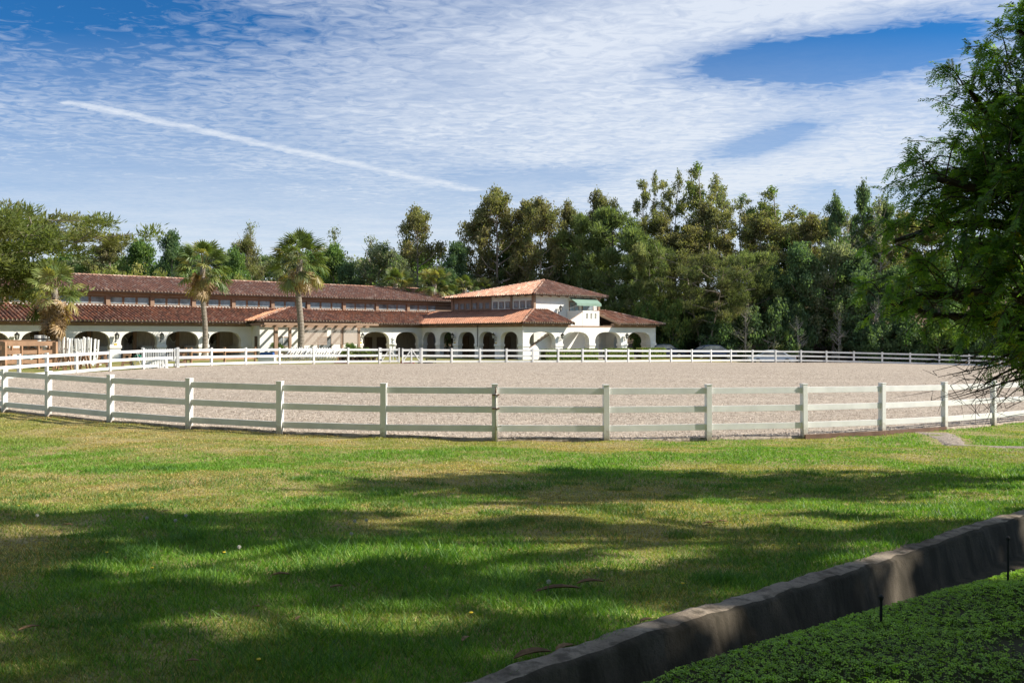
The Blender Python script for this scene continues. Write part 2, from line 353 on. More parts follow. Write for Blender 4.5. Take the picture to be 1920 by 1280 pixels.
# ---------------------------------------------------------------- ground materials
def ground_mat(name, kind):
    m, t, o = new_mat(name); b = t.new('ShaderNodeBsdfPrincipled'); t.l.new(b.outputs[0], o.inputs[0])
    g = t.new('ShaderNodeNewGeometry'); P = g.outputs['Position']; b.inputs['Specular IOR Level'].default_value = .15
    b.inputs['Roughness'].default_value = .95
    bn = t.new('ShaderNodeBump')
    if kind == 'sand':
        n1 = t.noise(P, 6, 8, .82); n2 = t.noise(P, 1.1, 3); n3 = t.noise(t.map(P, (.12, .5, 1), (0, 0, .25)), 1, 4, .6)
        vo = t.new('ShaderNodeTexVoronoi'); vo.inputs['Scale'].default_value = 16; t.l.new(P, vo.inputs['Vector'])
        c = t.mix(t.ramp(n1, [(.44, 0.0), (.53, 1.0)]), (.20, .165, .13), (.48, .41, .33))
        n4 = t.noise(P, 1.6, 4, .6)
        c = t.mix(t.ramp(n2, [(.35, .2), (.7, 0.0)]), c, (.34, .26, .185)); c = t.mix(t.ramp(n4, [(.35, .22), (.5, 0.0)]), c, (.24, .185, .14))
        c = t.mix(t.ramp(n3, [(.45, 0.0), (.7, .25)]), c, (.57, .48, .38))
        c = t.mix(t.ramp(vo.outputs['Distance'], [(.0, .5), (.25, 0.0)]), c, (.12, .09, .07))
        t.l.new(c, b.inputs['Base Color'])
        bn.inputs['Strength'].default_value = .8; bn.inputs['Distance'].default_value = .05
        t.l.new(t.m('ADD', t.noise(P, 8, 5, .7), t.m('MULTIPLY', n2, .6)), bn.inputs['Height'])
    elif kind == 'lawn':
        n1 = t.noise(P, 1.0, 5, .6); n2 = t.noise(P, 22, 4, .7)
        c = t.mix(t.ramp(n1, [(.38, 0.0), (.62, 1.0)]), (.20, .24, .045), (.40, .33, .15))
        c = t.mix(t.ramp(n2, [(.35, .6), (.6, 0.0)]), c, (.05, .045, .018))
        t.l.new(c, b.inputs['Base Color']); bn.inputs['Strength'].default_value = .7; bn.inputs['Distance'].default_value = .03
        t.l.new(n2, bn.inputs['Height'])
    elif kind == 'soil':
        n1 = t.noise(P, .35, 5, .65); n2 = t.noise(P, 6, 5, .7)
        c = t.mix(n1, (.105, .075, .045), (.26, .185, .115)); c = t.mix(t.ramp(n2, [(.3, .6), (.6, 0.0)]), c, (.045, .035, .022))
        t.l.new(c, b.inputs['Base Color']); bn.inputs['Strength'].default_value = .8; bn.inputs['Distance'].default_value = .1
        t.l.new(n2, bn.inputs['Height'])
    elif kind == 'bank':
        n2 = t.noise(P, 30, 4, .7); c = t.mix(n2, (.02, .026, .008), (.07, .06, .03))
        t.l.new(c, b.inputs['Base Color']); bn.inputs['Strength'].default_value = .6; t.l.new(n2, bn.inputs['Height'])
    elif kind.startswith('concrete'):
        n1 = t.noise(P, 2.2, 6, .7); n2 = t.noise(P, 60, 3, .7); n3 = t.noise(t.map(P, (6, 6, .8)), 1.5, 4, .6)
        c = t.mix(t.ramp(n1, [(.35, 0.0), (.65, 1.0)]), (.16, .125, .09), (.37, .31, .24))
        c = t.mix(t.ramp(n3, [(.48, 0.0), (.62, .75)]), c, (.055, .045, .03))
        c = t.mix(t.ramp(n2, [(.3, .5), (.5, 0.0)]), c, (.10, .085, .07))
        if kind == 'concrete_stain_shade': c = t.mix(t.ramp(t.noise(t.map(P, (3, 3, 1)), 1.2, 4, .6), [(.35, .72), (.65, .96)]), c, (.035, .029, .018))  # near-black mix: staining plus the shade of the ditch walls painted in
        t.l.new(c, b.inputs['Base Color']); b.inputs['Roughness'].default_value = .8
        bn.inputs['Strength'].default_value = .6; bn.inputs['Distance'].default_value = .012
        t.l.new(t.m('ADD', n2, n1), bn.inputs['Height'])
    elif kind == 'gravel':
        vo = t.new('ShaderNodeTexVoronoi'); vo.inputs['Scale'].default_value = 30; t.l.new(P, vo.inputs['Vector'])
        c = t.mix(t.ramp(vo.outputs['Color'], [(.2, 0.0), (.8, 1.0)]), (.20, .165, .13), (.46, .39, .32))
        t.l.new(c, b.inputs['Base Color']); bn.inputs['Strength'].default_value = .9; bn.inputs['Distance'].default_value = .03
        t.l.new(vo.outputs['Distance'], bn.inputs['Height'])
    t.l.new(bn.outputs[0], b.inputs['Normal'])
    return m
for k in ('sand', 'lawn', 'soil', 'bank', 'concrete', 'concrete_stain_shade', 'gravel'): M[k] = ground_mat(k + '_surface', k)

# ---------------------------------------------------------------- setting: ground, lawn, sand, ditch
E1 = np.array([.725, .689]); NN = np.array([-.689, .725]); O1 = np.array([-.15, 4.25])   # ditch line, towards the lawn
def ditch_bend(s): s = np.asarray(s, float); return .125 * np.exp(-((s - 4.6) / 3.0) ** 2) - .03
def st2xy(S, Tt):
    Tt = Tt + ditch_bend(S)
    return O1[0] + E1[0] * S + NN[0] * Tt, O1[1] + E1[1] * S + NN[1] * Tt
def xy2st(X, Y):
    s = (X - O1[0]) * E1[0] + (Y - O1[1]) * E1[1]; t = (X - O1[0]) * NN[0] + (Y - O1[1]) * NN[1]
    return s, t - ditch_bend(s)
LOOP = [p[:2] for p in NEAR] + [(24, 35), (30, 41), (37, 49), (43, 57), (47.5, 65), (49.5, 72), (48.5, 77), (46.3, 80.6)] + [p[:2] for p in FAR[::-1]] + [p[:2] for p in FAR_L[::-1]]
LP = np.array(LOOP)
def inside(X, Y, P=LP):
    X = np.asarray(X); Y = np.asarray(Y); c = np.zeros(X.shape, bool); j = len(P) - 1
    for i in range(len(P)):
        xi, yi, xj, yj = P[i][0], P[i][1], P[j][0], P[j][1]
        cond = ((yi > Y) != (yj > Y)); c ^= cond & (X < (xj - xi) * (Y - yi) / (yj - yi + 1e-12) + xi); j = i
    return c
gx = np.concatenate([np.linspace(-600, -70, 14), np.arange(-60, 75, 1.5), np.linspace(90, 600, 14)])
gy = np.concatenate([np.linspace(-200, -12, 8), np.arange(-8, 150, 1.5), np.linspace(165, 900, 12)])
def zg_low(X, Y):
    z = G(X, Y) - .05; s, t = xy2st(X, Y)
    return z - np.where((np.abs(t) < 4.5) & (s > -40) & (s < 60) | inside(X, Y), .6, 0)
o = link('ground', grid_mesh('ground', gx, gy, zg_low), 'soil'); tag(o, kind='structure')
ss = np.concatenate([np.arange(-42, -6, 1.0), np.arange(-6, 18, .12), np.arange(18, 62, 1.0)])
tt = np.concatenate([[0], np.arange(.03, 12, .14), np.arange(12, 34, .5)])
def rough_z(X, Y): return .022 * np.sin(X * 2.1 + 1.3 * np.sin(Y * 1.1)) * np.sin(Y * 1.7 + 1.9 * np.sin(X * .8)) + .012 * np.sin(X * 5.3 + Y * 3.1) * np.sin(Y * 6.1)
def zl(X, Y): return G(X, Y) + rough_z(X, Y)
LPs = LP * 1.0
def lawn_keep(X, Y): return ~inside(X, Y) | (np.hypot(X, Y - 0) < 0)
o = link('lawn', grid_mesh('lawn', ss, tt, zl, None, st2xy), 'lawn'); tag(o, kind='structure')
# far lawn in front of the stables
def zfl(X, Y): return G(X, Y) + .015
def far_keep(X, Y):
    bx_l, by_l = (X - .94) * .737 + (Y - 81.2) * .675, -(X - .94) * .675 + (Y - 81.2) * .737
    return ~inside(X, Y) & (Y > 33) & (by_l < np.where(bx_l > 0, .3, 14.8)) & (X < 24 )
o = link('stable_lawn', grid_mesh('stable_lawn', np.arange(-50, 25, .8), np.arange(33, 98, .8), zfl, far_keep), 'lawn'); tag(o, kind='structure')
o = link('road', grid_mesh('road', np.arange(17.5, 60, 1), np.arange(88.6, 96.5, .8), lambda X, Y: G(X, Y) + .01, lambda X, Y: ~inside(X, Y)), 'gravel'); tag(o, kind='structure')
# sand: strips from the outline towards the centre so its edge follows the fence
CEN = np.array([8, 52.0])
ts = 1 - np.linspace(0, 1, 60) ** 1.4
dense = []
for i in range(len(LP)):
    a, b = LP[i], LP[(i + 1) % len(LP)]
    for k in range(4): dense.append(a + (b - a) * k / 4)
dense = np.array(dense); nd = len(dense)
V = CEN + (dense[None] - CEN) * ts[:, None, None]
Zs = G(V[..., 0], V[..., 1]) + .06 + .012 * np.sin(V[..., 0] * 1.7) * np.sin(V[..., 1] * 1.3)
edge_wob = 0
VV = np.concatenate([V, Zs[..., None]], -1)
rim = VV[0:1].copy(); rim[..., 2] -= .09
VV = np.concatenate([rim, VV], 0); nr = len(VV)
i, j = np.meshgrid(np.arange(nd), np.arange(nr - 1)); a = (j * nd + i).ravel(); b = (j * nd + (i + 1) % nd).ravel()
o = link('sand', np_mesh('sand', VV.reshape(-1, 3), np.stack([a, b, b + nd, a + nd], 1), smooth=True), 'sand'); tag(o, kind='structure')
# gravel path from the right up to the fence
def ribbon(name, pts, wd, m, dz):
    V = []; n = len(pts)
    for k, (x, y) in enumerate(pts):
        p, q = pts[max(k - 1, 0)], pts[min(k + 1, n - 1)]; d = Vector((q[0] - p[0], q[1] - p[1])).normalized(); r = Vector((d.y, -d.x))
        for c in range(7):
            u = (c / 6 - .5) * wd[k] * (1 + .12 * math.sin(k * 2.1 + c)); X, Y = x + r.x * u, y + r.y * u
            V.append((X, Y, g1(X, Y) + dz * (1 if 0 < c < 6 else -1.5)))
    Fc = [(k * 7 + c, k * 7 + c + 1, k * 7 + c + 8, k * 7 + c + 7) for k in range(n - 1) for c in range(6)]
    return tag(link(name, np_mesh(name, V, Fc, smooth=True), m), kind='structure')
def smooth_path(P, n):
    P = np.array(P, float); t = np.linspace(0, len(P) - 1, n); r = []
    for u in t:
        i = min(int(u), len(P) - 2); f = u - i; p0, p1, p2, p3 = P[max(i - 1, 0)], P[i], P[i + 1], P[min(i + 2, len(P) - 1)]
        r.append(.5 * ((2 * p1) + (-p0 + p2) * f + (2 * p0 - 5 * p1 + 4 * p2 - p3) * f * f + (-p0 + 3 * p1 - 3 * p2 + p3) * f ** 3))
    return np.array(r)
gp = smooth_path([(17, 17.6), (13, 17.7), (10.6, 17.9), (9.4, 18.3), (9.5, 19.7), (10.1, 21.4), (10.5, 23.0)], 40)
GPATH = gp
ribbon('gravel_path', [tuple(p) for p in gp], list(np.interp(np.arange(40), [0, 20, 26, 39], [.9, .6, .4, 1.1])), 'gravel', .022)
# concrete drainage ditch
COP, WALL, DEP = .14, .085, .29
def BOTf(s): return np.clip(.22 + .10 * (np.asarray(s, float) - 1.9), .13, .8)
def profile(BOT): return [(.02, -.05), (.02, .03), (-.01, .038), (-COP + .012, .032), (-COP - .02, .01), (-COP - WALL, -DEP), (-COP - WALL - BOT / 2, -DEP - .03), (-COP - WALL - BOT, -DEP), (-COP - WALL * 2 - BOT, -.10), (-COP - WALL * 2 - BOT - .1, -.11), (-COP - WALL * 2 - BOT - .1, -.3)]
sd = np.concatenate([np.arange(-30, -2, 1.0), np.arange(-2, 16, .05), np.arange(16, 50, 1.0)])
V = []
for s_ in sd:
    for (t_, z_) in profile(float(BOTf(s_))):
        X, Y = st2xy(np.array(s_), np.array(t_ + .004 * math.sin(s_ * 7.3) * (t_ < 0) * (z_ > 0)))
        X0, Y0 = st2xy(np.array(s_), np.array(0.0)); V.append((float(X), float(Y), (float(X0), float(Y0)), z_, s_))
gz = G(np.array([v[2][0] for v in V]), np.array([v[2][1] for v in V]))
Vd = []
for k, v in enumerate(V):
    q = mnoise.noise(Vector((v[0] * 3.1, v[1] * 3.1, v[3] * 6))); q2 = mnoise.noise(Vector((v[0] * 11, v[1] * 11, v[3] * 14 + 5))); e3 = 1 if v[3] > -.2 else .4
    Vd.append((v[0] + NN[0] * (q * .016 + q2 * .008) * e3, v[1] + NN[1] * (q * .016 + q2 * .008) * e3, gz[k] + v[3] + (q * .010 + q2 * .009) * e3))
npf = len(profile(.2))
Fd = [(i * npf + c, i * npf + c + 1, (i + 1) * npf + c + 1, (i + 1) * npf + c) for i in range(len(sd) - 1) for c in range(npf - 1)]
dm = np_mesh('drainage_ditch', Vd, Fd); o = link('drainage_ditch', dm, 'concrete'); dm.materials.append(M['concrete_stain_shade']); tag(o, kind='structure')
dm.polygons.foreach_set('material_index', np.array([1 if c in (3, 4, 5, 6, 7) else 0 for i in range(len(sd) - 1) for c in range(npf - 1)], np.int32))  # ditch walls and floor take the stained, shade-darkened concrete
def TBf(s): return -(COP + WALL * 2 + BOTf(s)) + .02
def zb(X, Y):
    s, t = xy2st(X, Y)
    return G(X, Y) - .02 - .045 * np.exp(-np.clip(TBf(s) - t, 0, 9) / .35) + .05 * np.sin(X * 1.9) * np.sin(Y * 2.3 + 1) * np.clip((TBf(s) - t) * 3, 0, 1)
o = link('bank', grid_mesh('bank', ss, -np.concatenate([[0], np.arange(.04, 8, .14), np.arange(8, 22, .8)]), zb, None, lambda S, Tt: st2xy(S, Tt + TBf(S))), 'bank'); tag(o, kind='structure')

# ---------------------------------------------------------------- fences
m_, t_, o_ = new_mat('white_vinyl_splashed'); b_ = t_.new('ShaderNodeBsdfPrincipled'); t_.l.new(b_.outputs[0], o_.inputs[0]); tc_ = t_.new('ShaderNodeTexCoord'); sz_ = t_.new('ShaderNodeSeparateXYZ')
t_.l.new(tc_.outputs['Object'], sz_.inputs[0]); gn_ = t_.new('ShaderNodeNewGeometry'); nz_ = t_.noise(gn_.outputs['Position'], 14, 5, .7)
spl = t_.ramp(t_.m('ADD', t_.m('MULTIPLY', sz_.outputs[2], -1), t_.m('MULTIPLY', nz_, .35)), [(0, 0.0), (1, 0.0)])
spl = t_.m('SUBTRACT', t_.m('ADD', t_.m('MULTIPLY', sz_.outputs[2], -1.0), t_.m('MULTIPLY', nz_, .5)), 1.12, clamp=True); spl = t_.m('MULTIPLY', spl, 3.2, clamp=True)
t_.l.new(t_.mix(spl, t_.mix(t_.ramp(nz_, [(.4, 0.0), (.75, .35)]), (.79, .79, .76), (.62, .60, .54)), (.36, .28, .20)), b_.inputs['Base Color']); b_.inputs['Roughness'].default_value = .5; M['vinyl_post'] = m_
def fence(name, posts, label, span_ok=lambda i: True, root=None):
    t = root or thing(name, label, 'fence', (posts[0][0], posts[0][1], posts[0][3]))
    org = Vector(t.location); n_r = 0
    for i, (X, Y, zr, g) in enumerate(posts):
        p, q = posts[max(i - 1, 0)], posts[min(i + 1, len(posts) - 1)]; a = math.atan2(q[1] - p[1], q[0] - p[0])
        m = MB(); m.box(-.064, .064, -.064, .064, g - .25 - zr, .058).box(-.072, .072, -.072, .072, .058, .078)
        ob = m.build('post', 'vinyl_post', t, bevel=.005); ob.location = Vector((X, Y, zr)) - org; ob.rotation_euler = (random.uniform(-.008, .008), random.uniform(-.008, .008), a)
    extra = MB()
    for i in range(len(posts) - 1):
        if not span_ok(i): continue
        A, B_ = posts[i], posts[i + 1]
        for k in range(3):
            z = -.07 - .408 * k; j = random.uniform(-.004, .004)
            m = extra if n_r >= 100 else MB()
            m.beam(Vector((A[0], A[1], A[2] + z + j)) - org, Vector((B_[0], B_[1], B_[2] + z - j)) - org, .04, .138); n_r += 1
            if m is not extra: m.build('rail', 'vinyl', t, bevel=.004)
    if extra.v: tag(extra.build('rails', 'vinyl', t), kind='stuff')
    return t
nf = fence('rail_fence', NEAR, 'white vinyl three-rail fence curving along the near edge of the sand')
# water pipe strapped to the seventh visible post and the kick board on the right
P6 = NEAR[9]
t = thing('standpipe', 'whitish pipe with tap strapped to a near fence post', 'water pipe', (P6[0] + .03, P6[1] - .1, P6[3]))
MB().tube([(0, 0, -.1), (0, 0, 1.12)], .024, 10).tube([(0, 0, 1.12), (0, 0, 1.14), (0, -.02, 1.16)], .02, 8).build('pipe', 'copper', t, smooth=True)
MB().tube([(0, -.02, 1.12), (0, -.09, 1.1), (0, -.1, 1.04)], .014, 8).tube([(-.03, -.05, 1.17), (.03, -.05, 1.17)], .008, 6).build('tap', 'rust', t)
for z in (.70, .99): MB().box(-.09, .07, -.03, .17, z, z + .02).build('strap', 'rust', t)
MB().tube([(0, -.02, .32), (.07, -.05, .33), (.12, -.05, .34)], .012, 6).tube([(.02, -.03, .3), (.02, -.03, .24)], .01, 6).build('lower_tap', 'chrome', t)
kb = MB()
for i in range(12, 14):
    A, B_ = NEAR[i], NEAR[i + 1]; kb.beam((A[0], A[1] - .1, A[3] + .03), (B_[0], B_[1] - .1, B_[3] + .03), .04, .14)
M['board'] = mat('weathered_board', (.20, .12, .085), .9, .3, 3)
tag(kb.build('kick_board', 'board'), 'low red-brown edging board under the right part of near fence', 'edging board')
ig = 11
fl = fence('rail_fence', FAR_L + FAR[:ig + 1], 'white rail fence along the far left side of the sand, left of gate')
fr = fence('rail_fence', FAR[ig + 1:], 'white rail fence along the far side of the sand, right of gate')
# double gate
ga, gb = FAR[ig], FAR[ig + 1]
def gate(A, B_, label, flip):
    t = thing('paddock_gate', label, 'gate', (A[0], A[1], A[3]), math.atan2(B_[1] - A[1], B_[0] - A[0]), 'double gate in far fence')
    Lg = math.hypot(B_[0] - A[0], B_[1] - A[1]); h = A[2] - A[3]
    m0 = .06; m1 = Lg - .03
    for x in (m0 + .05, (m0 + m1) / 2, m1 - .05): MB().box(x - .05, x + .05, -.04, .04, h - .98, h + .06).build('stile', 'vinyl', t)
    for k in range(3): MB().box(m0, m1, -.02, .02, h - .14 - .408 * k, h - .408 * k).build('rail', 'vinyl', t)
    xm = (m0 + m1) / 2
    MB().beam((m0 + .1, .03, h - .85), (xm - .05, .03, h - .05), .03, .07).build('brace', 'vinyl', t)
    MB().beam((xm + .05, .03, h - .05), (m1 - .1, .03, h - .85), .03, .07).build('brace', 'vinyl', t)
    for z in (h - .2, h - .78): MB().box(-.02, .18, -.07, -.03, z - .03, z + .03).build('hinge', 'black', t)
    return t
mid = tuple((ga[k] + gb[k]) / 2 for k in range(4))
e_ = (Vector(gb[:2]) - Vector(ga[:2])).normalized()
gate(ga, (mid[0] - e_.x * .05, mid[1] - e_.y * .05, mid[2], mid[3]), 'left leaf of the white double gate in far fence', 0)
gate(gb, (mid[0] + e_.x * .05, mid[1] + e_.y * .05, mid[2], mid[3]), 'right leaf of the white double gate in far fence', 1)
# ---------------------------------------------------------------- stable building (local x along its front, local y into it)
C0 = Vector((.94, 81.2, 0)); BA = math.atan2(.675, .737)
bld = thing('stable_building', 'long white arcaded stable with red tiled roofs and two-storey pavilion at its right end', 'building', C0, BA)
cA, sA = math.cos(BA), math.sin(BA)
def LX(p, y):
    """local x of photo column p on the local plane y"""
    r = (p - 960) / F; return -(C0.x - sA * y - r * (C0.y + cA * y)) / (cA - r * sA)
def LY(p, x):
    r = (p - 960) / F; return -((C0.x + cA * x) - r * (C0.y + sA * x)) / (-sA - r * cA)
def W(x, y, z=0): return Vector((C0.x + cA * x - sA * y, C0.y + sA * x + cA * y, z))
ZW = 3.02
def arch_wall(name, P, s0, s1, ops, th, z0=-.6, z1=ZW, zt=2.6, zs=1.5, m='stucco', caps=True, n_exp=2.8):
    wall = MB(); edges = [s0] + [e for o_ in ops for e in o_] + [s1]
    def bx(mb, a, b, w0, w1, c, d):
        v = [P(s, w_, z) for z in (c, d) for s, w_ in ((a, w0), (b, w0), (b, w1), (a, w1))]
        mb.add(v, [(0, 3, 2, 1), (4, 5, 6, 7), (0, 1, 5, 4), (1, 2, 6, 5), (2, 3, 7, 6), (3, 0, 4, 7)])
    for k in range(0, len(edges), 2): bx(wall, edges[k], edges[k + 1], 0, th, z0, z1)
    N = 20
    for a, b in ops:
        c, hw = (a + b) / 2, (b - a) / 2; cur = []
        for i in range(N + 1):
            u = -math.cos(math.pi * i / N); cur.append((c + hw * u, zs + (zt - zs) * max(0, 1 - abs(u) ** n_exp) ** (1 / n_exp)))
        cur[0] = (a, zs); cur[-1] = (b, zs)
        v = []
        for s, z in cur: v += [P(s, 0, z), P(s, th, z), P(s, 0, z1), P(s, th, z1)]
        f = []
        for i in range(N):
            q = 4 * i; f += [(q, q + 4, q + 6, q + 2), (q + 1, q + 3, q + 7, q + 5), (q, q + 1, q + 5, q + 4), (q + 2, q + 6, q + 7, q + 3)]
        wall.add(v, f)
    wo = wall.build(name, m, bld, fix=False)
    import bmesh
    b_ = bmesh.new(); b_.from_mesh(wo.data); bmesh.ops.remove_doubles(b_, verts=b_.verts[:], dist=.0005); bmesh.ops.recalc_face_normals(b_, faces=b_.faces[:]); b_.to_mesh(wo.data); b_.free()
    if caps:
        for k in range(0, len(edges), 2):
            a, b = edges[k], edges[k + 1]
            if b - a > 3: 
                for (p_, q_) in ((a - .1, a + .5), (b - .5, b + .1)):
                    mb = MB(); bx(mb, p_, q_, -.06, th + .06, 1.26, zs); mb.build('pier_cap', m, bld, bevel=.03)
                continue
            mb = MB(); bx(mb, a - .07, b + .07, -.06, th + .06, 1.26, zs); mb.build('pier_cap', m, bld, bevel=.03)
    return wo
Pf = lambda y0: (lambda s, w_, z: (s, y0 + w_, z))
Ps = lambda x0: (lambda s, w_, z: (x0 + w_, s, z))
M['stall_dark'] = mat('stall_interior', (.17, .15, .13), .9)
# wing
wing_ops = [(-44.5, -41.6), (-40.7, -37.2), (-36.5, -33.62), (-32.89, -30.16), (-29.35, -26.49), (-25.8, -23.04), (-22.21, -19.29)]
arch_wall('arcade_wall', Pf(14.6), -46, -18.35, wing_ops, .45)
arch_wall('arcade_wall', Pf(14.6), -8.3, 0, [(-7.03, -3.99), (-3.25, -.5)], .45)
arch_wall('arcade_wall', Ps(0), 0, 15.05, [(.6, 2.98), (3.71, 5.93), (6.54, 8.98), (9.7, 11.81), (12.47, 14.5)], .5)
arch_wall('arcade_wall', Pf(0), .502, 18.5, [(.8, 4.1), (5.02, 8.61), (9.4, 13.15), (14.07, 17.7)], .5)
arch_wall('arcade_wall', Pf(6.4), 13.28, 18.05, [(14.0, 17.3)], .4)
arch_wall('arcade_wall', (lambda s, w_, z: (18.498 - w_, s, z)), .502, 6.8, [(1.5, 5.2)], .45)
# band of trim above the arcades with rafter ends
def band(name, x0, x1, y0, y1, z0, z1): return MB().box(x0, x1, y0, y1, z0, z1).build(name, 'brown', bld)
band('fascia', -46, -18.9, 14.57, 15.0, ZW, 3.42); band('fascia', -8.5, -.03, 14.57, 15.0, ZW, 3.42)
band('fascia', -.03, .45, -.03, 15.0, ZW, 3.42); band('fascia', .45, 5.85, -.03, .4, ZW, 3.42)
band('fascia', 5.85, 12.1, -.02, .4, ZW, 3.17); band('fascia', 12.1, 18.53, -.03, .4, ZW, 3.42)
band('fascia', 18.1, 18.53, .4, 6.8, ZW, 3.42)
def rafters(name, pts, d, z, ln=.75, w_=.1, h=.13, slope=.28):
    for x, y in pts:
        MB().beam((x + d[0] * .1, y + d[1] * .1, z + slope * .1), (x - d[0] * ln, y - d[1] * ln, z - slope * ln), w_, h).build(name, 'brown', bld)
rafters('rafter_end', [(x, 14.6) for x in np.arange(-45.5, -19.2, 1.17)], (0, 1), 3.46, .62)
rafters('rafter_end', [(x, 14.6) for x in np.arange(-7.6, -.8, 1.17)], (0, 1), 3.46, .62)
rafters('rafter_end', [(0, y) for y in np.arange(.3, 14, .95)], (1, 0), 3.42, .62)
rafters('rafter_end', [(x, 0) for x in list(np.arange(1, 5.8, 1.1)) + list(np.arange(12.7, 18.5, 1.1))], (0, 1), 3.46, .62, slope=.37)
MB().box(-46, -.1, 15.1, 18.19, 3.28, 3.33).build('bounce_ceiling', 'stucco', bld); MB().box(.6, 4.1, .6, 15, 3.28, 3.33).build('bounce_ceiling', 'stucco', bld)  # pale ceilings added to bounce light into the dim arcades
# back walls, floors and stalls under the arcades
MB().box(-46, 4.2, 18.2, 18.45, -.4, 4.6).build('stall_wall', 'stable', bld)
MB().box(-46, 0, 14.2, 18.2, -.4, .03).build('arcade_floor', 'floor', bld)
MB().box(0, 18.5, 0, 6.4, -.4, .03).build('arcade_floor', 'floor', bld); MB().box(0, 4.2, 6.4, 18.2, -.4, .029).build('arcade_floor', 'floor', bld)
for x in np.arange(-45, 0, 3.6): MB().box(x - .14, x + .14, 18.0, 18.2, 0, 4.4).build('stall_post', 'brown', bld)
gates = [(LX(p0, 18.1), LX(p1, 18.1)) for p0, p1 in ((57, 90), (146, 174), (231, 257), (315, 336), (393, 411))]
for a, b in gates:
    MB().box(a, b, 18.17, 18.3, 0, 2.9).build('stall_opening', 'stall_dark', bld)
    g = thing('stall_gate', None, None, (0, 0, 0)); g.parent = bld
    c = (a + b) / 2; m = MB(); prof_ = [(a, .1), (a, 2.15), (a + .12 * (b - a), 2.15), (c - .1, 1.72), (c + .1, 1.72), (b - .12 * (b - a), 2.15), (b, 2.15), (b, .1), (a, .1)]
    m.tube([(x, 18.1, z) for x, z in prof_], .028, 6, cap=False); m.build('gate_frame', 'grille', g)
    m = MB(); k = 0
    for x in np.linspace(a + .12, b - .12, 9):
        u = abs(x - c); zt_ = 1.72 if u < .1 else min(2.15, 1.72 + (u - .1) / (.38 * (b - a) - .1) * .43); m.tube([(x, 18.1, .9), (x, 18.1, zt_)], .012, 5, cap=False)
    m.build('bars', 'grille', g); MB().box(a, b, 18.06, 18.12, .1, .9).build('gate_panel', 'brown_dark', g)
for p0, p1 in ((265, 284), (347, 369), (432, 446), (186, 203)):
    a, b = LX(p0, 17.7), LX(p1, 17.7); MB().box(a, b, 17.5, 18.0, 0, 1.35).box(a - .03, b + .03, 17.47, 18.02, 1.35, 1.4).build('tack_locker', 'grille', bld)
for a, b in ((-6.6, -5.7), (-4.4, -3.6), (-3.0, -1.9)): MB().box(a, b, 18.1, 18.19, .2, 2.1).build('stall_door', 'brown_dark', bld)
# clerestory of the wing
MB().box(-46, 9.0, 18.8, 19.1, 4.4, 6.0).build('clerestory_wall', 'brown', bld)
MB().box(-46, 4.2, 18.7, 18.8, 4.68, 4.80).build('sill_band', 'stucco', bld)
posts_x = [-44.9, -41.2, -37.4, -33.75, -30.04, -25.29 - .9, -22.6, -18.9, -15.1, -11.35, -7.5, -3.6, .3, 4.1]
posts_x = [LX(p, 18.7) for p in (-330, -230, -150, -70, 10, 104, 202, 285, 363, 437.5, 511, 578, 645, 706.7, 765, 821)]
wf = MB().box(-.5, .5, -.05, .0, -.29, -.25).box(-.5, .5, -.05, 0, .25, .29).box(-.5, -.46, -.05, 0, -.25, .25).box(.46, .5, -.05, 0, -.25, .25).mesh('window_frame')
wp = MB().box(-.46, .46, -.025, -.005, -.25, .25).mesh('pane')
def window(x, y, z, wd, ht, par, fm='frame', rz=0):
    f = link('window', wf, fm, par, (x, y, z)); f.scale = (wd, 1, ht / .58); f.rotation_euler.z = rz
    p_ = link('pane', wp, 'glass', f)
for i in range(len(posts_x) - 1):
    a, b = posts_x[i], posts_x[i + 1]
    MB().box(a - .16, a + .16, 18.6, 18.8, 4.55, 5.5).build('window_post', 'brown', bld)
    ww = (b - a - .32) / 3
    for k in range(3): window(a + .16 + ww * (k + .5), 18.8, 5.15, ww - .1, .62, bld, 'brown')
MB().box(-46, 9.0, 18.55, 18.8, 5.5, 5.98).build('upper_fascia', 'brown', bld)
rafters('rafter_end', [(x, 18.7) for x in np.arange(-45.5, 3.9, 1.26)], (0, 1), 6.06, .62, slope=.26)
# pavilion
MB().box(4.24, 13.27, 3.0, 15.3, -.4, 6.25).build('pavilion_wall', 'stucco', bld)
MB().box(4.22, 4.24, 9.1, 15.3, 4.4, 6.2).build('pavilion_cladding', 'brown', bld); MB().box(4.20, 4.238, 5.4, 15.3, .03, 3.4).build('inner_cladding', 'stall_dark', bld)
for y in (6.2, 9.3, 12.4): MB().box(4.12, 4.2, y, y + 1.3, .03, 2.2).build('stall_door', 'brown_dark', bld)
for y, m in ((15.0, 'brown'), (LY(883, 4.2), 'brown'), (9.1, 'brown'), (LY(959, 4.2), 'brown')): MB().box(4.14, 4.22, y - .12, y + .12, 4.4, 6.2).build('window_post', m, bld)
MB().box(4.14, 4.42, 2.9, 3.2, 4.4, 6.25).build('corner_post', 'brown', bld); MB().box(13.05, 13.33, 2.9, 3.2, 4.4, 6.25).build('corner_post', 'brown', bld)
for a, b, fm in ((851, 883, 'brown'), (884, 920, 'brown'), (923, 958, 'frame'), (962, 998, 'frame')):
    y0, y1 = LY(a, 4.2), LY(b, 4.2); st = (y1 - y0) / 3
    for k in range(3): window(4.215, y0 + st * (k + .5), 5.2, abs(st) * .66, .66, bld, fm, -math.pi / 2)
for a, b, z0, z1 in ((8.95, 10.35, 4.35, 5.6), (10.75, 12.45, 4.35, 5.6)):
    d = MB().box(a, b, 2.96, 3.0, z0, z1).build('balcony_door', 'brown', bld)
    MB().box(a + .1, (a + b) / 2 - .04, 2.94, 2.96, z0 + .1, z1 - .1).box((a + b) / 2 + .04, b - .1, 2.94, 2.96, z0 + .1, z1 - .1).build('pane', 'glass', d)
